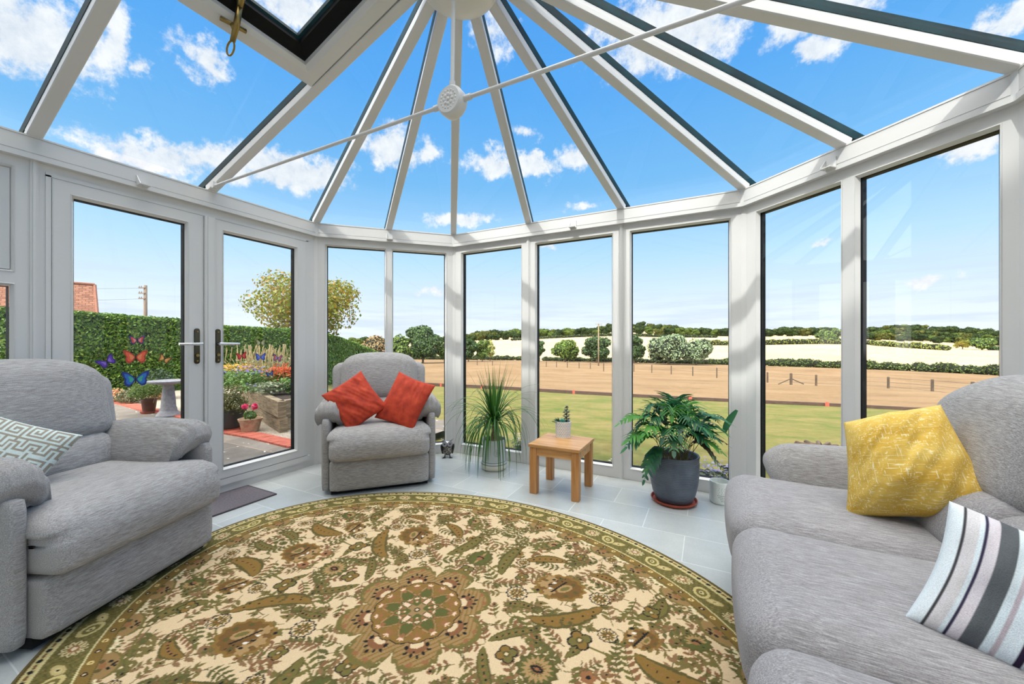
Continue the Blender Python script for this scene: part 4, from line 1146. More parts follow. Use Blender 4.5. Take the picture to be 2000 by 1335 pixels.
    def spray(cx, cy, ang, n=5, L=.045):
        x, y = cx, cy; col = R.choice(LEAFC); c2 = R.choice(LEAFC); bend = R.uniform(-.12, .12)
        for i in range(n):
            x2, y2 = x+math.cos(ang)*L*.62, y+math.sin(ang)*L*.62
            stroke([(x, y), (x2, y2)], .0022, OLIVD, True)
            for s in (-1, 1): leaf(x2, y2, ang+s*R.uniform(.75, 1.05), L*R.uniform(.75, 1.05)*(1-.06*i), L*.17, col if s > 0 else c2, True)
            x, y = x2, y2; ang += bend
        leaf(x, y, ang, L, L*.19, col, True)
        if R.random() < .6: flower(x+math.cos(ang)*L*.5, y+math.sin(ang)*L*.5, L*.34, R.choice((OLIVE, GOLD, RUSTC, OLIVD)), True)
    # --- field
    for p in (((.17, .40), (.10, .52), (.14, .68), .030, OLIVE), ((.44, .21), (.58, .22), (.68, .44), .036, GOLD), ((.86, .24), (.98, .16), (1.12, .24), .040, GOLD), ((.64, .10), (.70, .20), (.58, .26), .020, OLIVE),
              ((.22, .56), (.30, .66), (.42, .66), .028, GOLD), ((.36, .02), (.40, .10), (.50, .17), .020, OLIVE), ((.82, .44), (.92, .52), (.88, .62), .030, OLIVE), ((.55, .62), (.64, .66), (.70, .60), .024, GOLD), ((1.02, .05), (1.10, .10), (1.20, .06), .026, OLIVE), ((.30, .22), (.36, .28), (.44, .26), .018, OLIVE)):
        saz(*p)
    for p in (((.14, .68), (.2, .74), (.30, .70)), ((.68, .44), (.78, .46), (.84, .36)), ((.44, .21), (.36, .20), (.34, .30)), ((.31, .32), (.40, .36), (.44, .44)), ((0, .46), (.12, .40), (.17, .40)), ((.64, .47), (.55, .55), (.46, .47)), ((.64, .2), (.78, .16), (.86, .24)), ((1.12, .24), (1.16, .34), (1.04, .42)), ((.88, .62), (.80, .70), (.66, .74))):
        stroke(curve(*p), .0042, OLIVE)
        P = curve(*p); x, y = P[12]; leaf(x, y, R.uniform(0, 6.28), .05, .010, OLIVE)
    blob(.46, .455, .118, .2); blob(.865, .0, .115, 0); blob(.86, .33, .07, .5)
    palm(0, .46, .072, PI/2); palm(.575, .0, .075, 0); palm(.28, .78, .05, 1.2); palm(1.04, .42, .055, .6)
    rosette(.31, .315, .050); rosette(.645, .47, .046); rosette(.215, .54, .036); rosette(.74, .28, .040); rosette(1.18, .2, .04); rosette(.60, .80, .036)
    square(0, .335, .040); square(.45, .0, .040); square(.655, .2, .046); square(.27, .43, .032); square(.86, .50, .036); square(.44, .74, .034)
    flower(.38, .385, .026, RUSTC); flower(.16, .60, .024, GOLD); flower(.74, .06, .028, RUSTC)
    # --- medallion
    r = np.hypot(gx, gy); th = np.arctan2(gy, gx)
    lobe = .225+.095*np.abs(np.cos(4*th))**.55+.007*np.cos(56*th)*(np.abs(np.cos(4*th)) < .8)
    m = r < lobe; Q[m] = OLIVE; busy |= m
    Q[r < lobe-.022] = TAN_*.85
    Q[(r < lobe-.014) & (np.sin(300*gx+140*gy) > .55) & (r > .19)] = GOLD
    for k in range(3):
        t = k*PI/4; cx, cy = .238*math.cos(t), .238*math.sin(t)
        for q in range(-2, 3):
            tt = t+q*.09; rr = .255-.012*abs(q); ell(rr*math.cos(tt), rr*math.sin(tt), .011, .005, tt+.5*q, DK)
        ell(.208*math.cos(t), .208*math.sin(t), .030, .042, t, RUSTC*.8); ell(.196*math.cos(t), .196*math.sin(t), .018, .026, t, CREAM)
        for s in (-1, 1): ell(.205*math.cos(t+s*.19), .205*math.sin(t+s*.19), .010, .008, t, DK); ell(.285*math.cos(t+s*.10), .285*math.sin(t+s*.1), .010, .012, t, RUSTC)
    sc = .176+.010*np.abs(np.cos(8*th))
    m = r < sc+.004; Q[m] = DK; m = r < sc; Q[m] = GOLD*.95+.05*RUSTC
    w1 = .150+.014*np.cos(16*th); Q[(np.abs(r-w1) < .0045)] = RUSTC
    st8 = .118+.030*np.cos(8*th+PI); Q[r < st8+.016] = GRN; Q[np.abs(r-st8-.004) < .0045] = RUSTC; Q[np.abs(r-st8-.010) < .0022] = TAN_
    st4 = .080+.018*np.cos(8*th); Q[(r < st4)] = GRN; Q[np.abs(r-st4) < .004] = RUSTC
    for k in range(5):
        t = k*PI/8
        for rr, sz in ((.158, .011), (.070, .009)):
            cx, cy = rr*math.cos(t), rr*math.sin(t)
            for q in range(3): leaf(cx, cy, t+(q-1)*.9, sz*1.7, sz*.35, L3((226, 190, 160)))
            ell(cx-.012*math.cos(t), cy-.012*math.sin(t), sz, sz*.8, t, RUSTC)
    stc = .034+.016*np.cos(4*th); Q[r < stc+.006] = TAN_*.85
    for k in range(2):
        t = k*PI/2; ell(.056*math.cos(t), .056*math.sin(t), .018, .011, t, L3((224, 190, 160))); ell(.042*math.cos(t), .042*math.sin(t), .003, .012, t, DK)
    ell(.05*math.cos(PI/4), .05*math.sin(PI/4), .005, .005, 0, CREAM)
    Q[r < .013] = DK; Q[r < .006] = CREAM
    # --- border bands, following the oval edge
    rho = np.hypot(gx/a, gy/b); grad = np.hypot(gx/(a*a), gy/(b*b))/np.maximum(rho, 1e-6)
    d = (1-rho)/np.maximum(grad, 1e-6)
    ph = np.arctan2(gy/b, gx/a); tt = np.linspace(0, PI/2, 400); seg = np.hypot(np.diff(a*np.cos(tt)), np.diff(b*np.sin(tt))); arc = np.concatenate([[0], np.cumsum(seg)])
    s = np.interp(ph, tt, arc); Ltot = arc[-1]
    field = d > .235
    busy |= ~field
    for _ in range(900):
        x, y = R.uniform(0, 1.5), R.uniform(0, 1.12)
        i, j = int(x/st), int(y/st)
        if i >= nx or j >= ny or busy[j, i]: continue
        w = win(x, y, .03)
        if busy[w].mean() > .36: continue
        spray(x, y, R.uniform(0, 2*PI), R.choice((3, 4, 5, 6)), R.uniform(.034, .054))
    def inb(lo, hi): return (d >= lo) & (d < hi)
    per = Ltot/round(Ltot/.27)
    u = (s/per) % 1-.5
    # scalloped gold lobes reaching into the field
    lob = .228+.062*np.sqrt(np.clip(1-(u/.34)**2, 0, 1))
    Q[inb(.05, 9) & (d < lob)] = OLIVE; Q[(d < lob-.012)] = TAN_*.62+GOLD*.25
    um = u*per
    for dx, dd, rx, ry, c in ((0, .232, .020, .012, RUSTC), (-.028, .225, .012, .010, OLIVD), (.028, .225, .012, .010, OLIVD), (0, .262, .010, .006, DK), (-.022, .252, .009, .006, DK), (.022, .252, .009, .006, DK), (-.012, .270, .006, .005, DK), (.012, .270, .006, .005, DK)):
        Q[((um-dx)/rx)**2+((d-dd)/ry)**2 < 1] = c
    uo = ((s/per+.5) % 1-.5)*per
    for k in range(7):
        dx = (k-3)*.024; m = ((uo-dx)/.010)**2+((d-(.245-.012*abs(k-3)+.004*(k % 2)))/.012)**2 < 1; m &= d > .225; Q[m] = L3((222, 208, 168))
        m = ((uo-dx*.8)/.008)**2+((d-(.258-.008*abs(k-3)))/.009)**2 < 1; Q[m & (d > lob)] = LEAFC[k % 5]
    # dotted guard band
    m = inb(.172, .214); Q[m] = GOLD*.75+OLIVE*.25
    q = (s/.0675) % 1-.5; k = (np.floor(s/.0675) % 2) == 0; qq = (q*.0675/.012)**2+((d-.193)/.010)**2
    Q[m & (qq < 1) & k] = DK; Q[m & (qq < .18) & k] = CREAM; Q[m & (qq < 1) & ~k] = L3((222, 196, 130)); Q[m & (qq < .2) & ~k] = BROWN
    Q[inb(.166, .172)] = L3((214, 202, 150)); Q[inb(.214, .218)] = OLIVD
    # main olive band with pale flower heads and paisleys
    m = inb(.050, .166); Q[m] = OLIVE*.85+GRN*.15
    rn = np.sin(s*190)*np.sin(d*230); Q[m & (rn > .72)] = OLIVD; Q[m & (rn < -.82)] = TAN_*.75
    P2 = Ltot/round(Ltot/.30); v = ((s/P2) % 1-.5)*P2
    fr = np.hypot(v/.048, (d-.108)/.042); fa = np.arctan2((d-.108), v)
    Q[m & (fr < 1+.1*np.cos(12*fa))] = OLIVD; Q[m & (fr < .9+.1*np.cos(12*fa))] = L3((206, 186, 140)); Q[m & (fr < .85) & (np.cos(12*fa) > .5) & (fr > .4)] = OLIVE
    Q[m & (fr < .42)] = RUSTC; Q[m & (fr < .22)] = L3((224, 206, 170)); 
    for sg in (-1, 1):
        vv = (((s/P2+.5) % 1)-.5)*P2-sg*.038
        pr = np.hypot(vv/.052, (d-.108+sg*vv*.35)/.036); Q[m & (pr < 1)] = OLIVD; Q[m & (pr < .92)] = L3((196, 178, 120)) if sg > 0 else OLIVE
        Q[m & (pr < .6)] = OLIVE if sg > 0 else L3((190, 170, 116)); Q[m & (pr < .3)] = L3((204, 186, 130)); Q[m & (pr < .12)] = DK
    Q[inb(.044, .050)] = L3((206, 192, 140))
    # outer guard
    m = inb(.0, .044); Q[m] = OLIVD*.9
    m = inb(.014, .044); Q[m] = L3((200, 184, 130)); q = (s/.055) % 1-.5; Q[m & ((q*.055/.011)**2+((d-.029)/.009)**2 < 1)] = DK; Q[m & (np.abs(np.abs(q)-.5) < .22) & (np.abs(d-.029) < .005)] = BROWN
    Q[inb(.0, .010)] = BROWN*.8
    # --- mesh
    I = np.arange(-(nx-1), nx); J = np.arange(-(ny-1), ny)
    II, JJ = np.meshgrid(I, J); X, Y = II*st, JJ*st
    inside = (X/a)**2+(Y/b)**2 <= 1.0
    idx = -np.ones(X.shape, int); idx[inside] = np.arange(inside.sum())
    f = inside[:-1, :-1] & inside[1:, :-1] & inside[:-1, 1:] & inside[1:, 1:]
    quads = np.stack([idx[:-1, :-1][f], idx[:-1, 1:][f], idx[1:, 1:][f], idx[1:, :-1][f]], 1)
    vs = np.stack([X[inside], Y[inside], np.full(inside.sum(), .011)], 1)
    me = bpy.data.meshes.new('pile'); me.vertices.add(len(vs)); me.vertices.foreach_set('co', vs.ravel().astype(np.float32))
    me.loops.add(quads.size); me.loops.foreach_set('vertex_index', quads.ravel().astype(np.int32))
    me.polygons.add(len(quads)); me.polygons.foreach_set('loop_start', np.arange(0, quads.size, 4, dtype=np.int32))
    me.update(calc_edges=True)
    cols = np.ones((len(vs), 4), np.float32); cols[:, :3] = Q[np.abs(JJ), np.abs(II)][inside]
    at = me.color_attributes.new('col', 'FLOAT_COLOR', 'POINT'); at.data.foreach_set('color', cols.ravel())
    me.materials.append(colattr('rug_pile', .95, .5))
    t = thing('oval_rug', 'large oval cream and olive floral rug with a central medallion', 'rug', (-.034, -2.006, 0), -.07)
    o = bpy.data.objects.new('pile', me); link(o, t)
    mb = MB(); n = 200; ring = []
    for k in range(n+1):
        an = 2*PI*k/n; ring.append((a*math.cos(an), b*math.sin(an), .006))
    vs = []; fs = []
    for k in range(n):
        an = 2*PI*k/n
        for (e, z) in ((-.006, .0118), (.002, .0112), (.006, .006), (.005, .0005), (-.006, .0005)):
            vs.append(((a+e)*math.cos(an), (b+e)*math.sin(an), z))
    for k in range(n):
        for q in range(5): fs.append((k*5+q, ((k+1) % n)*5+q, ((k+1) % n)*5+(q+1) % 5, k*5+(q+1) % 5))
    mb.add(vs, fs); mb.build('binding', plain('rug_binding', (96, 84, 44), .9), t, True)
rug()
# ------------------------------------------------------------------ outdoors
def sm(x, a, b):
    f = max(0, min(1, (x-a)/(b-a))); return f*f*(3-2*f)
TW = [(300, 675), (640, 673), (800, 672), (900, 668), (960, 664), (1000, 662), (1050, 659), (1150, 655), (1200, 652), (1300, 655), (1400, 656), (1480, 657), (1600, 655), (1650, 657), (1700, 664), (1800, 668), (1900, 673), (1960, 675), (2400, 676)]
TT = [(300, 672), (640, 668), (800, 662), (880, 655), (905, 650), (950, 643), (1000, 641), (1060, 641), (1100, 642), (1140, 644), (1160, 640), (1180, 633), (1200, 630), (1235, 627), (1275, 627), (1320, 634), (1360, 641), (1400, 645), (1440, 646), (1480, 643), (1530, 635), (1580, 638), (1640, 639), (1690, 640), (1720, 634), (1780, 630), (1830, 633), (1900, 637), (1960, 640), (2400, 642)]
def tab(T, u):
    return float(np.interp(u, [p[0] for p in T], [p[1] for p in T]))
def Dlawn(t): return 16.5/(1+.806*max(t, -.45))
def Dpad(t): return max(60, 121-42*t)
def ground(D, t):
    """terrain: level patio by the house, lawn and paddock falling away, stubble fields rising to a wooded ridge"""
    side = sm(t, -.62, -.36)
    def near(D):
        z = -.15-.06*max(0, min(D, 50)-4.2)-.02*max(0, D-50)
        return z-.03*max(0, t)*max(0, min(D, 45)-10)
    D0 = Dpad(t)
    zn = near(min(D, D0))
    if D > D0:
        u = 1000+t*F; zw = EYE+(YH-tab(TW, u))*330/F; zt = EYE+(YH-tab(TT, u))*440/F-9
        z0 = near(D0)
        if D < 330:
            f = (D-D0)/(330-D0); zn = z0+(zw-z0)*(f**1.25)
        else: zn = zw+(max(zt, zw+.5)-zw)*min(1, (D-330)/110)
    flat = -.13-.02*max(0, D-14)
    return flat*(1-side)+zn*side
def Gp(D, t): 
    p = camP(t*D, D); return Vector((p.x, p.y, ground(D, t)))
def solve(u, v):
    """ground point seen at a place in the view"""
    t = (u-1000)/F; D = 2.0
    while D < 420:
        if YH-(ground(D, t)-EYE)*F/D <= v: break
        D *= 1.01
    return Gp(D, t), D
def sheet(name, d0, d1, t0, t1, nd, ntt, mat, label, lift=0):
    mb = MB(); vs = []
    for i in range(nd+1):
        for j in range(ntt+1):
            t = t0+(t1-t0)*j/ntt; a, b_ = d0(t), d1(t); D = a*(b_/a)**(i/nd); p = Gp(D, t); p.z += lift
            vs.append(p)
    fs = [(i*(ntt+1)+j, i*(ntt+1)+j+1, (i+1)*(ntt+1)+j+1, (i+1)*(ntt+1)+j) for i in range(nd) for j in range(ntt)]
    mb.add(vs, fs); return tag(mb.build(name, mat, None, True), label, None, None, 'structure')
def lawn_mat():
    m, nt, b = newmat('dry_lawn'); b.inputs['Roughness'].default_value = .95; b.inputs['Specular IOR Level'].default_value = .1
    n1 = noise_n(nt, coords(nt, (.6, 1.3, .6)), 1.2, 8, .72); n2 = noise_n(nt, coords(nt, (1, 1, 1)), 14, 7, .75); n3 = noise_n(nt, coords(nt, (1, 1, 1)), 3.5, 5)
    c = ramp_n(nt, n1, [(.32, lin(132, 118, 80)), (.48, lin(114, 110, 64)), (.60, lin(86, 100, 48)), (.72, lin(64, 98, 38))])
    c = mix_n(nt, .55, c, ramp_n(nt, n2, [(.3, (.45, .45, .4, 1)), (.7, (1.45, 1.45, 1.4, 1))]), 'MULTIPLY')
    c = mix_n(nt, .35, c, ramp_n(nt, n3, [(.35, lin(134, 116, 78)), (.65, lin(88, 98, 52))]))
    nt.links.new(c, b.inputs['Base Color']); bump_n(nt, b, n2, .5, .03); return m
def dry_mat(name, cols, s1=.25, tint=26):
    m, nt, b = newmat(name); b.inputs['Roughness'].default_value = .95; b.inputs['Specular IOR Level'].default_value = .05
    n1 = noise_n(nt, coords(nt, (s1, s1*1.2, s1)), 1, 12, .8); n2 = noise_n(nt, coords(nt, (1, 1, 1)), tint, 4, .7)
    c = ramp_n(nt, n1, [(.3, lin(cols[0])), (.5, lin(cols[1])), (.7, lin(cols[2]))])
    c = mix_n(nt, .5, c, ramp_n(nt, n2, [(.3, (.68, .66, .62, 1)), (.7, (1.2, 1.2, 1.18, 1))]), 'MULTIPLY')
    nt.links.new(c, b.inputs['Base Color']); return m
sheet('lawn', lambda t: 1.2, lambda t: Dlawn(t), -1.2, 2.6, 60, 60, lawn_mat(), 'patchy dry lawn outside the front windows')
sheet('paddock_field', lambda t: Dlawn(t), lambda t: Dpad(t), -1.2, 2.6, 60, 60, dry_mat('dry_grass', ((106, 86, 64), (132, 109, 83), (146, 125, 99)), .12, 5), 'dry brown paddock beyond the lawn')
sheet('stubble_field', lambda t: Dpad(t), lambda t: 520, -1.2, 2.6, 60, 90, dry_mat('stubble', ((168, 144, 110), (186, 163, 130), (193, 172, 142)), .02, .3), 'pale harvested stubble fields on the far hillside')
# ground on the door side
PATIO = None
def patio_mat():
    m, nt, b = newmat('patio_slabs'); b.inputs['Roughness'].default_value = .85
    br = nt.nodes.new('ShaderNodeTexBrick'); nt.links.new(coords(nt, (1, 1, 1)), br.inputs['Vector']); br.inputs['Scale'].default_value = 1; br.inputs['Brick Width'].default_value = .9; br.inputs['Row Height'].default_value = .6; br.inputs['Mortar Size'].default_value = .008
    br.inputs['Color1'].default_value = lin(104, 98, 92); br.inputs['Color2'].default_value = lin(128, 120, 112); br.inputs['Mortar'].default_value = lin(150, 132, 112)
    n1 = noise_n(nt, coords(nt, (1, 1, 1)), 2.2, 7, .7); n2 = noise_n(nt, coords(nt, (1, 1, 1)), 9, 3, .5)
    c = mix_n(nt, .8, br.outputs['Color'], ramp_n(nt, n1, [(.3, (.55, .53, .5, 1)), (.7, (1.3, 1.28, 1.24, 1))]), 'MULTIPLY')
    c = mix_n(nt, ramp_n(nt, n2, [(.67, (0, 0, 0, 1)), (.70, (1, 1, 1, 1))]), c, lin(206, 202, 194))
    nt.links.new(c, b.inputs['Base Color']); bump_n(nt, b, n1, .3, .02); return m
mb = MB(); mb.add([(-2.32, YB, -.115), (-2.32, 1.8, -.115), (-14, 1.8, -.115), (-14, YB, -.115)], [(0, 1, 2, 3)])
tag(mb.build('patio', patio_mat()), 'weathered stone slab patio outside the double doors', None, None, 'structure')
def G0(u, v, z=-.115): return onfloor(u, v, z)
GRAV = ramped('gravel', [(.3, (120, 106, 90)), (.5, (164, 152, 136)), (.7, (190, 182, 170))], 60, (1, 1, 1), .9, 3, .8, .02)
pts = [G0(u, v) for u, v in ((-300, 783), (60, 781), (150, 783), (230, 784), (290, 801), (345, 808), (400, 826), (440, 842), (500, 852), (577, 870), (592, 873))]
line = [(p.x, p.y) for p in pts]
# gravel bed behind the brick edging
mb = MB(); vs = []
for (x, y) in line:
    d_ = Vector((x-C0[0], y-C0[1])); d_ = d_/d_.length
    vs += [(x, y, -.108), (x+d_.x*1.7, y+d_.y*1.7, -.105), (x+d_.x*8, y+d_.y*8, -.10)]
fs = []
for i in range(len(line)-1):
    for k in (0, 1): fs.append((3*i+k, 3*i+k+1, 3*i+k+4, 3*i+k+3))
mb.add(vs, fs); o = mb.build('gravel_bed', GRAV); tag(o, 'pale gravel bed between the patio and the hedge', 'gravel', None, 'stuff')
BRICK = ramped('red_brick', [(.3, (156, 76, 60)), (.7, (186, 102, 82))], 14, rough=.85)
t = thing('brick_edging', 'curved edging of red bricks between patio and gravel', 'edging', (0, 0, 0))
mb = MB(); dist = 0
cum = [0]
for i in range(1, len(line)): cum.append(cum[-1]+math.dist(line[i], line[i-1]))
def at(s): return Vector((np.interp(s, cum, [p[0] for p in line]), np.interp(s, cum, [p[1] for p in line]), 0))
s = cum[2]
while s < cum[-1]-.12:
    p, q = at(s), at(s+.068); tn = (q-p).normalized(); nn = Vector((-tn.y, tn.x, 0))
    mb.obox(p-nn*.11+Vector((0, 0, -.13)), tn*.064, nn*.22, Vector((0, 0, .035+.004*rnd.random()))); s += .072
mb.build('bricks', BRICK, t)
# leaves
def leaf_quads(mb, pts, size, up=.5, jit=.5, R=rnd, asp=.62):
    for p, n in pts:
        s_ = size*R.uniform(1-jit, 1+jit)
        a = Vector((R.gauss(0, 1), R.gauss(0, 1), R.gauss(0, 1))).normalized()
        n = (n+a*.9).normalized(); x = n.cross(a); x = x.normalized() if x.length > .01 else Vector((1, 0, 0)); y = n.cross(x)
        b = len(mb.v); q = [p-x*s_*.5, p+y*s_*asp*.5, p+x*s_*.5, p-y*s_*asp*.5]
        mb.v.extend([tuple(k) for k in q]); mb.f.append((b, b+1, b+2, b+3)); mb.m.append(0)
def blob_pts(blobs, n, R=rnd, shell=.75):
    out = []; ws = [b[1][0]*b[1][1]+b[1][1]*b[1][2]+b[1][0]*b[1][2] for b in blobs]; tot = sum(ws)
    for (c, r), w in zip(blobs, ws):
        for _ in range(int(n*w/tot)):
            d = Vector((R.gauss(0, 1), R.gauss(0, 1), R.gauss(0, 1))).normalized(); k = shell+(1-shell)*R.random()
            out.append((Vector((c[0]+d.x*r[0]*k, c[1]+d.y*r[1]*k, c[2]+d.z*r[2]*k)), d))
    return out
HEDGE = leafmat('hedge_leaf', [(44, 76, 20), (70, 108, 30), (104, 140, 44), (52, 86, 26), (138, 160, 66)], .45, .25)
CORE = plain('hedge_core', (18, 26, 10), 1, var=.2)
def hedge_run():
    path = [(-520, 7.2), (-300, 7.5), (0, 8.2), (140, 8.8), (362, 10.2), (439, 11), (574, 12.6), (640, 15), (690, 26), (752, 52)]
    top = [(-520, 1.95), (0, 1.9), (140, 1.86), (362, 1.74), (439, 1.62), (574, 1.57), (640, 1.5), (690, 1.2), (752, -.45)]
    P = [(camP((u-1000)/F*D, D), D, u) for u, D in path]
    t = thing('garden_hedge', 'long clipped green hedge running beside the patio and away down the field', 'hedge', (P[3][0].x, P[3][0].y, -.15))
    off = t.location.copy(); mb = MB(); core = MB(); R = random.Random(5)
    for (p, D, u), (q, D2, u2) in zip(P[:-1], P[1:]):
        L = (q-p).length; dr = (q-p).normalized(); nn = Vector((dr.y, -dr.x, 0)); 
        if nn.dot(camP(0, 0)-p) < 0: nn = -nn
        z0, z1 = ground(D, (u-1000)/F), ground(D2, (u2-1000)/F)
        h0, h1 = tab(top, u), tab(top, u2)
        Dm = (D+D2)/2; sz = .058 if Dm < 13 else (.09 if Dm < 25 else .16)
        cnt = int(L*2.9*(2600 if Dm < 13 else (900 if Dm < 25 else 260)))
        if u2 <= 0: cnt //= 3
        pts = []
        for _ in range(cnt):
            f = R.random(); zt = h0+(h1-h0)*f; zb = z0+(z1-z0)*f; c = p.lerp(q, f)
            w = 1.0
            if R.random() < .72:
                zz = zb+(zt-zb)*R.random(); bump = .06*MN.noise(Vector((f*L*1.5, zz*2, 3)))
                pts.append((Vector((c.x, c.y, zz))+nn*(R.random()*-.12+.02+bump), (nn*1.0+Z3*.25)))
            else:
                pts.append((Vector((c.x, c.y, zt+R.uniform(-.08, .05)+.03*MN.noise(Vector((f*L*2, 1, 1)))))-nn*R.random()*w, Z3))
        leaf_quads(mb, [(a-off, n) for a, n in pts], sz, R=R)
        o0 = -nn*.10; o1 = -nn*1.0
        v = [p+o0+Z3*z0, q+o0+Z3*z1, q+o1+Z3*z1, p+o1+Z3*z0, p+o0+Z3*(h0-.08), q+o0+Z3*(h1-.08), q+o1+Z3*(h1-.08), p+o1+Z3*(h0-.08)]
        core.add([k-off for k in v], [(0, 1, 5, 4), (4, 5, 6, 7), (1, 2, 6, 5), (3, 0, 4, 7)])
    mb.build('foliage', HEDGE, t); core.build('dark_core', CORE, t)  # solid dark core added behind the leaves to block views through
hedge_run()
# ------------------------------------------------------------------ garden things
STONE = ramped('cast_stone', [(.3, (118, 118, 124)), (.7, (150, 150, 156))], 20, bump=.2)
p = G0(329, 812)
t = thing('bird_bath', 'grey cast stone bird bath on the patio behind the left door', 'bird bath', tuple(p))
mb = MB(); mb.lathe([(.001, 0), (.165, 0), (.17, .02), (.155, .05), (.125, .085), (.115, .11), (.118, .13), (.105, .16), (.095, .30), (.080, .46), (.074, .53), (.09, .555), (.001, .56)], 32); mb.build('pedestal', STONE, t, 40)
mb = MB(); mb.lathe([(.001, .545), (.12, .55), (.24, .575), (.285, .59), (.29, .612), (.275, .618), (.24, .60), (.12, .585), (.001, .58)], 36); mb.build('bowl', STONE, t, 50)
def shrub_thing(name, label, base, blobs, n, size, mat, group=None, cat='shrub', stemh=.12, R=rnd, core=True, asp=.5):
    t = thing(name, label, cat, tuple(base), 0, group)
    mb = MB(); leaf_quads(mb, blob_pts(blobs, n, R, .55), size, R=R, asp=asp); mb.build('foliage', mat, t)
    s_ = MB()
    for c, r in blobs: s_.tube([(0, 0, -.02), (c[0]*.6, c[1]*.6, c[2]*.6), (c[0], c[1], c[2])], [.012, .008, .004], 6)
    s_.build('stem', BARK, t, True)
    return t
CONIF = leafmat('conifer_leaf', [(70, 96, 40), (98, 124, 56), (124, 146, 72), (60, 84, 38)], .6, .2)
PLAS = ramped('brown_plastic_pot', [(.3, (72, 38, 30)), (.7, (92, 50, 38))], 9, rough=.5)
b = G0(291, 806)
t = shrub_thing('potted_shrub', 'spreading dwarf conifer in a small brown pot beside the bird bath', b, [((0, 0, .48), (.26, .26, .14)), ((-.2, 0, .40), (.22, .2, .13)), ((.22, .05, .44), (.22, .2, .13)), ((0, -.1, .36), (.24, .2, .10))], 2600, .035, CONIF, cat='plant')
mb = MB(); mb.lathe([(.001, .02), (.085, .02), (.108, .22), (.117, .23), (.117, .26), (.105, .26), (.001, .23)], 28); mb.build('pot', PLAS, t, 40)
mb = MB(); mb.lathe([(.001, 0), (.105, 0), (.122, .03), (.115, .03), (.001, .012)], 28); mb.build('saucer', TERRA, t, 40)
# low heathers along the hedge foot
HEA = leafmat('heather', [(96, 104, 70), (120, 124, 92), (84, 96, 60), (140, 130, 100)], .7, .1)
HEO = leafmat('heather_rust', [(206, 150, 110), (190, 120, 80), (220, 170, 130), (120, 124, 84)], .7, .1)
for i, (u, v, w, m, lb) in enumerate(((165, 778, .42, HEO, 'rust-tipped low shrub at the hedge foot, leftmost behind the left door'), (196, 780, .30, HEA, 'small grey-green low shrub at the hedge foot, just right of the leftmost rust-tipped one'), (222, 781, .40, HEO, 'rust-tipped low shrub at the hedge foot behind the purple butterfly'), (250, 784, .42, HEA, 'grey-green mounded low shrub at the hedge foot left of the dwarf conifer'), (305, 776, .5, HEO, 'rust-tipped low shrub behind the potted dwarf conifer'))):
    b = G0(u, v+4); 
    shrub_thing('low_shrub', lb, b, [((0, 0, w*.35), (w*.6, w*.5, w*.42)), ((w*.4, .05, w*.3), (w*.4, w*.4, w*.34)), ((-w*.4, 0, w*.28), (w*.4, w*.4, w*.32))], 900, .05, m, 'low shrubs at the hedge foot')
DKS = leafmat('dark_shrub', [(30, 52, 34), (46, 70, 44), (58, 82, 56)], .5, .2)
b = camP((308-1000)/F*8.6, 8.6, -.12)
shrub_thing('evergreen_shrub', 'dark rounded evergreen shrub against the hedge behind the bird bath', b, [((0, 0, .42), (.34, .3, .30)), ((.2, 0, .3), (.26, .26, .24))], 1600, .05, DKS)
# raised timber planter
SLEEP = ramped('weathered_sleeper', [(.3, (92, 80, 62)), (.5, (134, 118, 94)), (.7, (166, 150, 124))], 5, (1, 1, 9), .9, 7, .4)
c0 = G0(543, 847); c1 = camP((468-1000)/F*7.4, 7.4, -.115); c2 = camP((664-1000)/F*6.5, 6.5, -.115)
t = thing('raised_planter', 'raised bed of old timber sleepers full of flowers behind the right door', 'planter', tuple(c0))
for (q, nm) in ((c1, 'a'), (c2, 'b')):
    d_ = (q-c0); L = d_.length; d_.normalize(); n_ = Vector((-d_.y, d_.x, 0)); 
    if n_.dot((c1+c2)/2-c0) < 0: n_ = -n_
    for k in range(2):
        mb = MB(); o = Vector((0, 0, k*.225))+(n_*(.02 if k == 0 else 0))
        mb.obox(o+d_*(.0 if nm == 'a' else .101)+d_*.0, d_*L, n_*.10, Vector((0, 0, .22))); mb.build('sleeper', SLEEP, t)
mb = MB(); A_, B_ = (c1-c0)*.98, (c2-c0)*.98
mb.obox(Vector((0, 0, .02))+(A_+B_)*.03, A_*.95, B_*.95, Vector((0, 0, .40))); mb.build('soil', SOIL, t)
def inbed(a, b_, z=.45): p = c0+(c1-c0)*a+(c2-c0)*b_; return Vector((p.x, p.y, -.115+z))
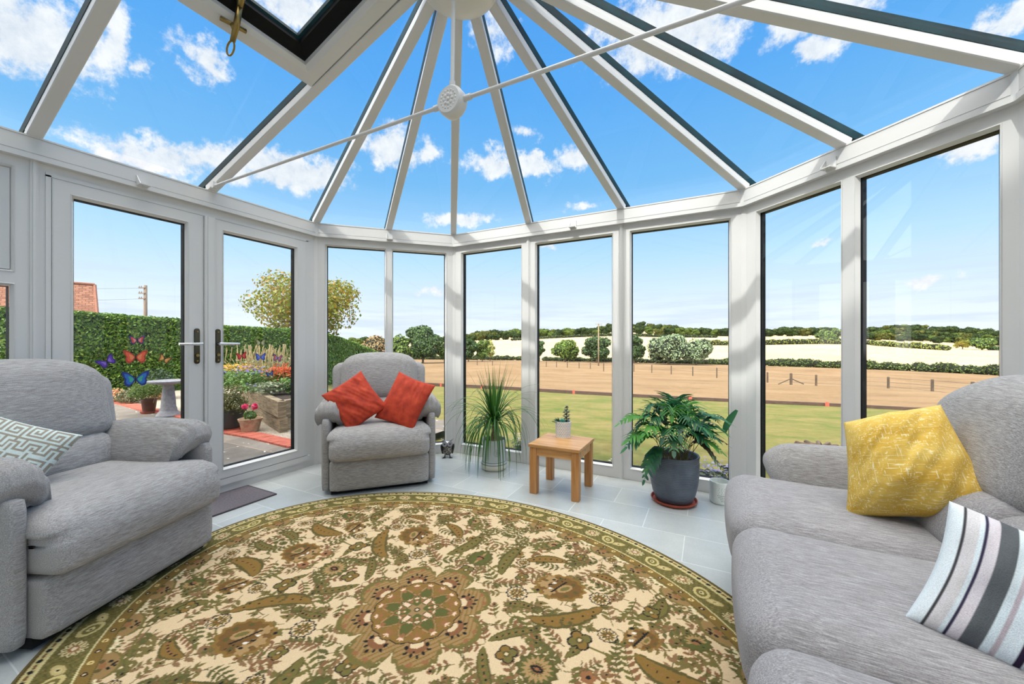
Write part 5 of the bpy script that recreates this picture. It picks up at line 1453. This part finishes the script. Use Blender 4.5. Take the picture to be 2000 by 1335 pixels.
def clump(label, base, w, h, n, leafm, flow, nf, fs, stalks=0, stm=None):
    t = thing('flowering_plant', label, 'flowering plant', tuple(base), 0)
    R = random.Random(int(abs(base.x*1000)))
    mb = MB(); leaf_quads(mb, [(Vector((R.gauss(0, w*.42), R.gauss(0, w*.42), h*.75*R.random()**.8)), Vector((R.gauss(0, .5), R.gauss(0, .5), 1))) for _ in range(n)], .05, R=R); mb.build('foliage', leafm, t)
    if nf:
        mb = MB()
        for _ in range(nf):
            p = Vector((R.gauss(0, w*.42), R.gauss(0, w*.42), h*(.6+.4*R.random()))); 
            for k in range(5):
                a = k*1.256+R.random()*.3; x = Vector((math.cos(a), math.sin(a), .35)).normalized(); s_ = x.cross(Z3).normalized(); b = len(mb.v)
                mb.v.extend([tuple(p), tuple(p+x*fs*.5+s_*fs*.28), tuple(p+x*fs), tuple(p+x*fs*.5-s_*fs*.28)]); mb.f.append((b, b+1, b+2, b+3)); mb.m.append(0)
        mb.build('blossoms', flow, t)
    if stalks:
        mb = MB()
        for _ in range(stalks):
            x, y = R.gauss(0, w*.45), R.gauss(0, w*.45); hh = h*R.uniform(.8, 1.25); ln = R.uniform(-.1, .25)
            mb.tube([(x*.6, y*.6, 0), (x, y, hh*.65), (x+ln*.5, y, hh)], [.004, .004, .009], 5)
        mb.build('flower_spikes', stm, t)
    return t
GRN1 = leafmat('bed_leaf', [(70, 110, 48), (96, 134, 62), (120, 150, 78), (58, 92, 44)], .5, .25)
GRY1 = leafmat('bed_grey_leaf', [(120, 132, 104), (150, 156, 128), (100, 116, 84)], .6, .2)
def fl_(n, *c): return leafmat(n, list(c), .6, .3)
YELF = fl_('yellow_blossom', (226, 176, 60), (238, 196, 90), (214, 150, 50)); BLUF = fl_('violet_blossom', (120, 110, 210), (150, 130, 226), (104, 96, 196)); ORF = fl_('orange_blossom', (214, 100, 60), (228, 128, 80), (196, 84, 56)); PINKF = fl_('pink_blossom', (232, 60, 120), (240, 90, 140), (220, 40, 100))
SPK = fl_('straw_spikes', (176, 160, 120), (196, 180, 140), (150, 140, 104)); SPO = fl_('russet_spikes', (196, 120, 76), (180, 104, 66), (210, 140, 96))
def bedp(u, D, z): return camP((u-1000)/F*D, D, z)
clump('yellow flowers at the back left of the raised timber bed', bedp(462, 8.0, .35), .55, .35, 500, GRN1, YELF, 260, .035)
clump('violet geraniums at the front of the raised timber bed', bedp(487, 6.9, .33), .42, .40, 1100, GRN1, BLUF, 60, .035)
clump('straw coloured lavender spikes at the back of the raised timber bed', bedp(518, 8.4, .35), .75, .62, 500, GRY1, None, 0, 0, 160, SPK)
clump('orange and russet flowers at the right of the raised timber bed', bedp(556, 7.0, .34), .34, .36, 700, GRN1, ORF, 240, .04, 40, SPO)
clump('grey leaved plant at the front corner of the raised timber bed', bedp(528, 6.2, .34), .28, .22, 700, GRY1, None, 0, 0)
clump('bushy green plant at the right end of the raised timber bed', bedp(572, 6.4, .34), .26, .28, 800, GRN1, ORF, 14, .03)
clump('low green mat plant along the front edge of the raised timber bed', bedp(505, 6.6, .33), .34, .12, 900, GRN1, BLUF, 14, .03)
# pots by the planter
b = G0(489, 843)
CLAY = ramped('glazed_clay', [(.3, (126, 100, 80)), (.5, (178, 150, 124)), (.7, (206, 182, 156))], 8, (1, 1, 1), .4)
t = shrub_thing('potted_flower', 'small tan glazed pot with a pink geranium on the brick edging', b, [((0, 0, .24), (.09, .09, .06))], 120, .05, GRN1, cat='plant')
mb = MB(); mb.lathe([(.001, 0), (.095, 0), (.105, .02), (.13, .14), (.148, .175), (.152, .195), (.138, .195), (.12, .16), (.001, .16)], 32); mb.build('pot', CLAY, t, 40)
mb = MB(); R = random.Random(4)
for cx in (-.075, .055):
    for _ in range(46):
        d_ = Vector((R.gauss(0, 1), R.gauss(0, 1), R.gauss(0, 1))).normalized(); pth = lcam(cx, 0, .36)+d_*.035
        leaf_quads(mb, [(pth, d_)], .035, R=R, asp=.9)
mb.build('blossoms', PINKF, t); mb = MB()
for cx in (-.075, .055): mb.tube([(0, 0, .16), lcam(cx, 0, .35)], .004, 6)
mb.build('flower_stalks', STEM, t)
b = G0(447, 838)
t = shrub_thing('potted_shrub', 'bushy olive green shrub in a dark pot behind the right door stile', b, [((0, 0, .42), (.25, .25, .16)), ((.14, 0, .36), (.2, .2, .14)), ((-.15, .0, .40), (.2, .2, .14)), ((.05, 0, .54), (.18, .18, .12))], 2200, .035, leafmat('olive_leaf', [(78, 88, 40), (104, 108, 56), (124, 116, 70), (66, 78, 40)], .6, .2), cat='plant')
mb = MB(); mb.lathe([(.001, .03), (.15, .03), (.19, .22), (.205, .27), (.21, .30), (.19, .30), (.001, .26)], 32); mb.build('pot', plain('dark_green_glaze', (52, 60, 58), .35), t, 40)
mb = MB(); mb.lathe([(.001, 0), (.2, 0), (.22, .03), (.21, .03), (.001, .012)], 28); mb.build('saucer', TERRA, t, 40)
# lavender bed under the front windows and the old stump
LAV = leafmat('lavender_leaf', [(96, 110, 84), (120, 132, 104), (80, 92, 66), (140, 140, 118)], .7, .2); LAVF = fl_('lavender_blossom', (120, 104, 190), (150, 140, 214), (196, 190, 220)); WHF = fl_('white_blossom', (226, 222, 222), (214, 204, 206), (236, 232, 226))
for (u, D, w, h, fm, lb) in ((1055, 3.75, .13, .16, WHF, 'low white-flowered plant outside the window behind the palm'), (1020, 3.95, .14, .26, WHF, 'tall straggly white-flowered plant outside, behind the palm pot'), (1205, 3.55, .10, .12, WHF, 'small low plant outside the window post behind the oak table'),
        (1345, 3.25, .14, .20, LAVF, 'lavender outside the front window behind the fern, left clump'), (1395, 3.12, .15, .24, LAVF, 'lavender outside the front window right of the fern pot'), (1440, 3.25, .14, .20, LAVF, 'lavender outside by the right corner post')):
    p = camP((u-1000)/F*D, D); z = ground(D, (u-1000)/F)
    if p.y < .28: p.y = .28
    t = clump(lb, Vector((p.x, p.y, z)), w, h+.1, 260, LAV, fm, 70, .016)
STUMP = ramped('old_root', [(.3, (62, 50, 42)), (.5, (112, 92, 78)), (.7, (150, 132, 116))], 10, (1, 1, 7), .95, 7, .8)
b = camP((1605-1000)/F*3.6, 3.6, ground(3.6, .8))
t = thing('tree_stump', 'weathered old tree stump on the lawn behind the sofa arm', 'stump', tuple(b))
mb = MB(); mb.ball((0, 0, .08), (.38, .28, .24), 30, 16, fn=lambda p: 1+.12*MN.noise(Vector((p[0]*4, p[1]*4, p[2]*9)))+.08*math.sin(math.atan2(p[1], p[0])*11)); mb.build('wood', STUMP, t, True)
mb = MB(); R = random.Random(9)
for k in range(26):
    a = R.uniform(0, 2*PI); mb.tube([(.33*math.cos(a), .24*math.sin(a), .18), (.2*math.cos(a+.3), .15*math.sin(a+.3), .305+R.uniform(0, .03)), (-.1*math.cos(a), -.1*math.sin(a+.4), .31)], [.012, .02, .012], 6)
mb.build('roots', STUMP, t, True)
# neighbour's tiled roof
TILE = None
def tile_mat():
    m, nt, b = newmat('clay_tiles'); b.inputs['Roughness'].default_value = .9
    br = nt.nodes.new('ShaderNodeTexBrick'); tc = nt.nodes.new('ShaderNodeTexCoord'); mp = nt.nodes.new('ShaderNodeMapping'); nt.links.new(tc.outputs['UV'], mp.inputs[0]); nt.links.new(mp.outputs[0], br.inputs['Vector'])
    br.inputs['Scale'].default_value = 1; br.inputs['Brick Width'].default_value = .30; br.inputs['Row Height'].default_value = .16; br.inputs['Mortar Size'].default_value = .02
    br.inputs['Color1'].default_value = lin(118, 76, 58); br.inputs['Color2'].default_value = lin(148, 104, 82); br.inputs['Mortar'].default_value = lin(96, 64, 52)
    n = noise_n(nt, coords(nt, (1, 1, 1)), 2.5, 6); c = mix_n(nt, .6, br.outputs['Color'], ramp_n(nt, n, [(.3, (.7, .68, .66, 1)), (.7, (1.2, 1.18, 1.1, 1))]), 'MULTIPLY')
    nt.links.new(c, b.inputs['Base Color']); return m
HT = tile_mat()
def house():
    D = 24; base = camP((70-1000)/F*D, D, -.3)
    t = thing('neighbour_house', 'neighbouring house with a hipped roof of old clay tiles over the hedge', 'house', tuple(base))
    ex = RT*math.cos(.82)+FW*math.sin(.82); X = Vector((*ex, 0)); Y = Vector((-ex[1], ex[0], 0))
    hx, hy, ze, zr = 2.72, 2.9, 1.6, 5.35
    e = [X*-9-Y*hy, X*hx-Y*hy, X*hx+Y*hy, X*-9+Y*hy]; r0 = X*-9; r1 = X*(hx-.22)
    w = MB(); w.prism([p*.94 for p in e], [p*.94+Z3*ze for p in e]); w.build('wall', ramped('brick_wall', [(.3, (150, 96, 76)), (.7, (178, 122, 98))], 8), t)
    mb = MB(); v = [p+Z3*ze for p in e]+[r0+Z3*zr, r1+Z3*zr]
    mb.add(v, [(0, 1, 5, 4), (1, 2, 5), (2, 3, 4, 5), (0, 4, 3), (3, 2, 1, 0)])
    o = mb.build('roof', HT, t)
    uv = o.data.uv_layers.new(name='UVMap')
    for pl_ in o.data.polygons:
        n = pl_.normal; ax = Z3.cross(n); ax = ax.normalized() if ax.length > .01 else X; ay = n.cross(ax)
        for li in pl_.loop_indices:
            co = o.data.vertices[o.data.loops[li].vertex_index].co; uv.data[li].uv = (co.dot(ax), co.dot(ay))
    rd = MB()
    rd.tube([r0+Z3*(zr+.03), r1+Z3*(zr+.03)], .09, 8); rd.tube([r1+Z3*zr, e[1]+Z3*(ze+.03)], .08, 8); rd.tube([r1+Z3*zr, e[2]+Z3*(ze+.03)], .08, 8)
    rd.build('ridge_tiles', ramped('ridge_clay', [(.3, (112, 70, 54)), (.7, (138, 92, 72))], 9), o)
house()
# telegraph poles
POLE = ramped('pole_timber', [(.3, (96, 82, 72)), (.7, (128, 112, 98))], 8, (1, 1, .2), .9)
POLE2 = ramped('pale_pole_timber', [(.3, (112, 98, 78)), (.7, (136, 122, 98))], 8, (1, 1, .2), .9)
def tpole(label, u, D, vtop, mat, r, arms):
    p = Gp(D, (u-1000)/F); zt = EYE+(YH-vtop)*D/F
    t = thing('telegraph_pole', label, 'telegraph pole', tuple(p)); H = zt-p.z
    mb = MB(); mb.tube([(0, 0, -.3), (0, 0, H)], [r*1.2, r], 12); mb.build('pole', mat, t, True)
    X = Vector((*RT, 0))
    for k in range(arms):
        mb = MB(); z = H-.25-k*.42; w = (-.40, .5) if arms > 1 else (-.75, 1.5)
        mb.obox(X*w[0]+Z3*z-Vector((*FW, 0))*(r+.06), X*w[1], Vector((*FW, 0))*.07, Z3*.08); ca = mb.build('crossarm', mat, t)
        for x in ((-.36, -.2) if arms > 1 else (-.7, .7)):
            ins = MB(); ins.lathe([(.03, 0), (.045, .05), (.03, .12), (.001, .13)], 8, tuple(X*x+Z3*(z+.08)-Vector((*FW, 0))*(r+.02))); ins.build('insulator', STONE, ca)
    return p, H
pa, Ha = tpole('dark telegraph pole standing beyond the hedge behind the left door', 284, 30, 557, POLE, .11, 3)
pb, Hb = tpole('pale telegraph pole out in the field behind the window post', 1169, 82, 631, POLE2, .13, 1)
WIRE = plain('wire', (70, 74, 80), .6)
for i, (a, b, lb) in enumerate(((pa+Z3*(Ha-.2), camP(-60, 34, 6.6), 'upper overhead wire running left from the dark telegraph pole'), (pa+Z3*(Ha-1.05), camP(-60, 34, 5.4), 'lower overhead wire running left from the dark telegraph pole'))):
    mb = MB(); P = []
    for k in range(25):
        f = k/24; q = a.lerp(b, f); q.z -= 1.2*f*(1-f); P.append(q)
    mb.tube(P, .009, 5); tag(mb.build('overhead_wire', WIRE), lb, 'wire')
# ---- trees
def tree(label, u, D, v0, v1, wpx, mat, trunkm, n, size, group=None, base_up=.2, spread=1.0, R=None, nb=9, name='tree', asp=.7, gap=.0):
    """tree with a leafy crown spanning image rows v0..v1 at its distance"""
    R = R or random.Random(int(u*7+D)); p = Gp(D, (u-1000)/F)
    zt = EYE+(YH-v0)*D/F; H = zt-p.z; w = wpx*D/F/2
    t = thing(name, label, 'tree', tuple(p), 0, group)
    zb = H*base_up; ch = (H-zb)/2
    blobs = [((0, 0, zb+ch), (w*.62, w*.62, ch*.86))]
    for k in range(nb):
        a = k*2.4+R.random()*.5; e = R.uniform(-.75, .75); rr = w*.62*math.sqrt(1-e*e)*R.uniform(.8, 1.1)
        s_ = R.uniform(.34, .50)*w
        c_ = Vector((rr*math.cos(a), rr*math.sin(a), zb+ch+e*ch*.78))
        c_.z = min(c_.z, H-s_*.7); blobs.append((tuple(c_), (s_, s_, s_*.78)))
    pts = blob_pts(blobs, n, R, .78 if not gap else .45)
    mb = MB(); leaf_quads(mb, pts, size, R=R, asp=asp)
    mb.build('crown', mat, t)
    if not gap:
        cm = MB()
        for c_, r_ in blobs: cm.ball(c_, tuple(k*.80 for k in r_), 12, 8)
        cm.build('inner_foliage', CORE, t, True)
    tr = MB(); rad = max(.08, w*.055)
    tr.tube([(0, 0, -.4), (0, 0, zb*.6+.1), (.02*w, 0, zb+ch*1.1)], [rad*1.3, rad, rad*.4], 10)
    for c_, r_ in blobs[1:]: tr.tube([(0, 0, zb*.7+ch*.25), (c_[0]*.6, c_[1]*.6, c_[2]*.9), c_], [rad*.5, rad*.3, rad*.1], 6)
    tr.build('trunk', trunkm, t, True)
    return t
TRK = ramped('bark', [(.3, (74, 60, 48)), (.7, (108, 92, 76))], 6, (1, 1, .3), .95)
OAKL = leafmat('oak_tree_leaf', [(62, 84, 34), (86, 110, 44), (110, 134, 56), (74, 96, 44)], .6, .2)
MIDL = leafmat('dark_tree_leaf', [(44, 66, 34), (62, 88, 44), (80, 106, 56), (54, 76, 44)], .6, .2)
WILL = leafmat('willow_leaf', [(104, 126, 92), (128, 148, 112), (150, 166, 130), (92, 114, 80)], .6, .25)
BRIL = leafmat('bright_tree_leaf', [(78, 106, 36), (98, 124, 46), (112, 132, 56), (66, 94, 36)], .6, .25)
YELL = leafmat('yellowing_leaf', [(118, 126, 40), (138, 138, 48), (100, 116, 42), (160, 122, 46), (84, 106, 40)], .55, .35)
PALEL = leafmat('pale_tree_leaf', [(170, 176, 104), (190, 190, 120), (150, 160, 90)], .6, .25)
BRNL = leafmat('brown_shrub_leaf', [(140, 118, 84), (160, 136, 96), (120, 108, 74)], .7, .2)
tree('yellowing airy tree beyond the hedge behind the left corner window', 598, 17, 532, 650, 212, YELL, TRK, 9500, .115, None, .34, gap=1, nb=14)
tree('small green treetop just showing over the hedge beside the dark telegraph pole', 290, 17, 610, 650, 62, BRIL, TRK, 1500, .10, None, .5)
tree('tall rounded green tree, biggest behind the recliner window', 826, 92, 628, 700, 78, MIDL, TRK, 5000, .5, None, .04)
tree('bushy green tree left of the tall rounded one', 780, 88, 648, 702, 62, OAKL, TRK, 3200, .5, None, .02)
tree('brown thorny bush beyond the end of the hedge', 728, 66, 650, 700, 66, BRNL, TRK, 2600, .32, None, .02)
tree('low green tree right of the tall rounded one', 868, 96, 664, 702, 40, OAKL, TRK, 1800, .45, None, .02)
tree('green tree, left in the group seen beside the window corner post', 915, 104, 657, 703, 42, MIDL, TRK, 2400, .5, None, .03)
tree('green tree, middle of the group beside the window corner post', 942, 106, 660, 703, 34, OAKL, TRK, 2000, .5, None, .03)
tree('pale yellow-green tree at the right of the group beside the corner post', 957, 112, 659, 698, 22, PALEL, TRK, 1300, .5, None, .1)
tree('dark little oak partly behind the window mullion over the palm', 1054, 110, 662, 700, 22, MIDL, TRK, 1300, .5, None, .18)
tree('bright green round oak over the oak side table', 1104, 108, 663, 703, 56, BRIL, TRK, 3200, .5, None, .12)
tree('dark green oak behind the pale telegraph pole', 1165, 104, 654, 706, 60, MIDL, TRK, 3600, .5, None, .06)
tree('tall dark oak just right of the wide window mullion', 1238, 100, 650, 707, 46, MIDL, TRK, 3000, .5, None, .04)
tree('silvery green willow, larger of the pair in the field', 1306, 96, 649, 709, 84, WILL, TRK, 5200, .45, None, .0, nb=14)
tree('silvery green willow, smaller right one of the pair', 1360, 94, 655, 710, 62, WILL, TRK, 3800, .45, None, .0, nb=12)
tree('lone spreading oak on the far hillside behind the sofa arm window', 1618, 215, 643, 680, 44, OAKL, TRK, 1800, .9, None, .05)
tree('small yellowing tree on the far slope', 1788, 215, 668, 690, 20, YELL, TRK, 900, .8, None, .1)
tree('thin yellow tree on the far slope near the right window edge', 1880, 215, 664, 697, 26, YELL, TRK, 700, .8, None, .15, gap=1)
tree('green tree by the thin yellow one at the right window edge', 1918, 212, 660, 698, 40, OAKL, TRK, 1800, .9, None, .03)
tree('dark bush at the right end of the far slope', 1945, 214, 676, 698, 24, MIDL, TRK, 900, .8, None, .0)
# ---- field hedges
HFAR = leafmat('field_hedge_leaf', [(52, 68, 32), (74, 92, 44), (96, 112, 56), (62, 80, 38)], .7, .15)
HYEL = leafmat('field_hedge_pale', [(110, 122, 56), (140, 146, 72), (90, 106, 48)], .7, .15)
def fhedge(label, pts, h, size, mat, n, w=1.6):
    P = [Gp(D, (u-1000)/F) for u, D in pts]; R = random.Random(len(label)*3)
    t = thing('field_hedge', label, 'hedge', tuple(P[0])); off = P[0]
    tot = sum((b-a).length for a, b in zip(P[:-1], P[1:])); mb = MB(); cm = MB()
    for a, b in zip(P[:-1], P[1:]):
        L = (b-a).length; k = max(2, int(L/(h*.55)))
        for i in range(k):
            c_ = a.lerp(b, (i+R.random())/k)-off; hh = h*R.uniform(.75, 1.15)
            r_ = (h*.8, w*.5, hh*.55); c2 = (c_.x, c_.y, c_.z+hh*.45)
            leaf_quads(mb, blob_pts([(c2, r_)], max(8, int(n*L/tot/k)), R, .7), size, R=R); cm.ball(c2, tuple(q*.82 for q in r_), 8, 6)
    mb.build('foliage', mat, t); cm.build('dark_core', CORE, t, True)  # dark balls added inside the leaves so the hedge is not see-through
def pad_edge(u, back=1.0): return (u, Dpad((u-1000)/F)*back)
fhedge('dark field hedge along the far edge of the paddock, behind the sofa window', [pad_edge(u) for u in (1385, 1450, 1530, 1600, 1640, 1700, 1760, 1830, 1900, 1990)], 1.9, .35, HFAR, 9000)
fhedge('dark field hedge under the oaks along the far edge of the paddock', [pad_edge(u) for u in (1060, 1110, 1170, 1230, 1290, 1390)], 1.3, .35, HFAR, 4000)
fhedge('green field hedge at the left end of the paddock under the trees', [pad_edge(u) for u in (740, 800, 860, 920, 990, 1050)], 1.6, .4, HFAR, 4000)
fhedge('pale hedge crossing the stubble behind the willow', [(1375, 205), (1430, 205), (1500, 208), (1580, 210), (1650, 212)], 3.0, .8, HYEL, 3000)
fhedge('pale hedge slanting down the far slope in the right window', [(1670, 240), (1720, 225), (1780, 205), (1850, 190)], 3.0, .8, HYEL, 3000)
fhedge('thin hedge line below the far wood on the left', [(1000, 300), (1060, 305), (1130, 310), (1200, 300), (1300, 300), (1400, 300)], 2.4, .9, HFAR, 3000)
# ---- far woodland: one tree built, the rest copied
def blobtree(seed, mat):
    R = random.Random(seed); mb = MB(); pts = []; bl = [((0, 0, 4.6), (3.4, 3.4, 4.0))]
    for k in range(7):
        a = k*2.4+R.random(); e = R.uniform(-.5, .9); bl.append(((2.6*math.cos(a), 2.6*math.sin(a), 4.6+e*3.0), (2.0, 2.0, 1.7)))
    leaf_quads(mb, blob_pts(bl, 900, R, .8), .95, R=R, asp=.8)
    for c_, r_ in bl: mb.ball(c_, tuple(q*.84 for q in r_), 10, 7)
    return mb.build('woodland_tree', mat)
WL = 'green tree in the wood along the far ridge'
WOOD = leafmat('woodland_leaf', [(30, 42, 22), (44, 58, 28), (58, 72, 36), (40, 54, 30)], .8, .1, .1); WOOD2 = leafmat('woodland_olive', [(56, 62, 28), (72, 78, 36), (88, 92, 44)], .8, .1, .1); WOOD3 = leafmat('woodland_light', [(72, 88, 36), (88, 102, 46), (60, 78, 34)], .8, .1, .1)
protos = [blobtree(31, WOOD), blobtree(32, WOOD2), blobtree(33, WOOD), blobtree(34, WOOD3), blobtree(35, WOOD)]
used = set(); RW = random.Random(77)
for row, D in enumerate((336, 372, 408, 440)):
    u = 690 if row > 1 else 890
    while u < 1985:
        t_ = (u-1000)/F; k = RW.randrange(5); Dj = D+RW.uniform(-10, 10)
        if k in used: o = protos[k].copy(); COL.objects.link(o)
        else: o = protos[k]; used.add(k)
        tag(o, WL, 'tree', 'woodland on the far ridge')
        o.location = Gp(Dj, t_)-Z3*1.1; sc = RW.uniform(.8, 1.18)*(1.0 if row > 1 else .85); o.scale = (sc*1.25, sc*1.25, sc); o.rotation_euler = (0, 0, RW.uniform(0, 6.28))
        u += RW.uniform(13, 22)
# ---- fence posts and wires across the paddock
POST = ramped('fence_post', [(.3, (60, 50, 42)), (.7, (96, 82, 68))], 9, (1, 1, .3), .95)
fp = [(905, 713, 8), (932, 713, 9), (962, 714, 9), (1067, 716, 10), (1087, 717, 10), (1108, 718, 11), (1131, 719, 11), (1153, 720, 12), (1179, 725, 15), (1238, 726, 14), (1273, 728, 15), (1311, 731, 16), (1353, 734, 17), (1400, 738, 19), (1499, 747, 19), (1545, 751, 21), (1594, 753, 20), (1735, 758, 21), (1821, 764, 22), (1900, 770, 23)]
lab = {0: 'fence post in the paddock nearest the window corner post', 14: 'left of three fence posts grouped in the sofa arm window', 15: 'middle braced fence post of the three in the sofa arm window', 16: 'right of three fence posts grouped in the sofa arm window', 17: 'left fence post seen in the window above the yellow cushion', 18: 'right fence post seen in the window above the yellow cushion', 19: 'fence post nearest the sofa back'}
tops = []
for i, (u, v, h) in enumerate(fp):
    P, D = solve(u, v); H = h*D/F*1.05; r = .07 if i != 15 else .09
    lb = lab.get(i, 'thin wooden stake in the row of fence posts across the paddock')
    mb = MB(); mb.tube([(0, 0, -.25), (0, 0, H), (0, 0, H+.02)], [r, r, r*.6], 8)
    if i == 15:
        t = thing('fence_post', lb, 'post', tuple(P), 0, 'paddock fence posts'); mb.build('post', POST, t)
        for s_ in (-1, 1):
            bm_ = MB(); e = Vector((*RT, 0))*s_*1.0; bm_.tube([Z3*H*.55, e+Z3*.05], .04, 6); bm_.build('brace', POST, t)
    else:
        o = mb.build('fence_post', POST); o.location = P; tag(o, lb, 'post', 'paddock fence posts')
    tops.append(P+Z3*H)
mb = MB()
for f in (.92, .62, .3):
    for a, b in zip(tops[:-1], tops[1:]):
        if (b-a).length > 16: continue
        mb.tube([Vector((a.x, a.y, a.z-(1-f)*.9)), Vector((b.x, b.y, b.z-(1-f)*.9))], .007, 4)
tag(mb.build('fence_wire', WIRE), 'thin wire strands strung between the paddock fence posts', 'wire')
# board edging between lawn and paddock with red markers
BOARD = ramped('dark_board', [(.3, (58, 44, 38)), (.7, (90, 70, 60))], 7, (1, 1, 8), .9)
t = thing('timber_edging', 'dark timber board edging between the lawn and the paddock', 'edging', tuple(Gp(Dlawn(0), 0)))
off = t.location.copy(); us = list(range(720, 2010, 15))
top = lambda u: Gp(Dlawn((u-1000)/F), (u-1000)/F)
mb = MB()
for a, b in zip(us[:-1], us[1:]):
    p, q = top(a)-off, top(b)-off; n_ = Vector((*FW, 0))*.06; z0, z1 = .15*max(.45, min(1, Dlawn((a-1000)/F)/18)), .15*max(.45, min(1, Dlawn((b-1000)/F)/18))
    mb.prism([p-Z3*.1, q-Z3*.1, q+n_-Z3*.1, p+n_-Z3*.1], [p+Z3*z0, q+Z3*z1, q+n_+Z3*z1, p+n_+Z3*z0])
mb.build('boards', BOARD, t)
REDP = plain('red_peg', (176, 84, 70), .8)
for u, lb in ((861, 'red marker on the board edging just right of the recliner'), (941, 'red marker on the board edging behind the palm'), (1120, 'red marker on the board edging over the oak table'), (1347, 'red marker on the board edging over the fern'), (1613, 'red marker on the board edging in the sofa arm window')):
    p = top(u)-Vector((*FW, 0))*.05; z = .15*max(.45, min(1, Dlawn((u-1000)/F)/18))
    mb = MB(); mb.obox(Vector((*RT, 0))*-.04, Vector((*RT, 0))*.09, Vector((*FW, 0))*.03, Z3*(z+.01)); mb.obox(Vector((*RT, 0))*-.02+Z3*(z+.01), Vector((*RT, 0))*.05, Vector((*FW, 0))*.03, Z3*.02)
    o = mb.build('marker_peg', REDP); o.location = p; tag(o, lb, 'marker', 'red markers on the board edging')
bpy.context.view_layer.update()
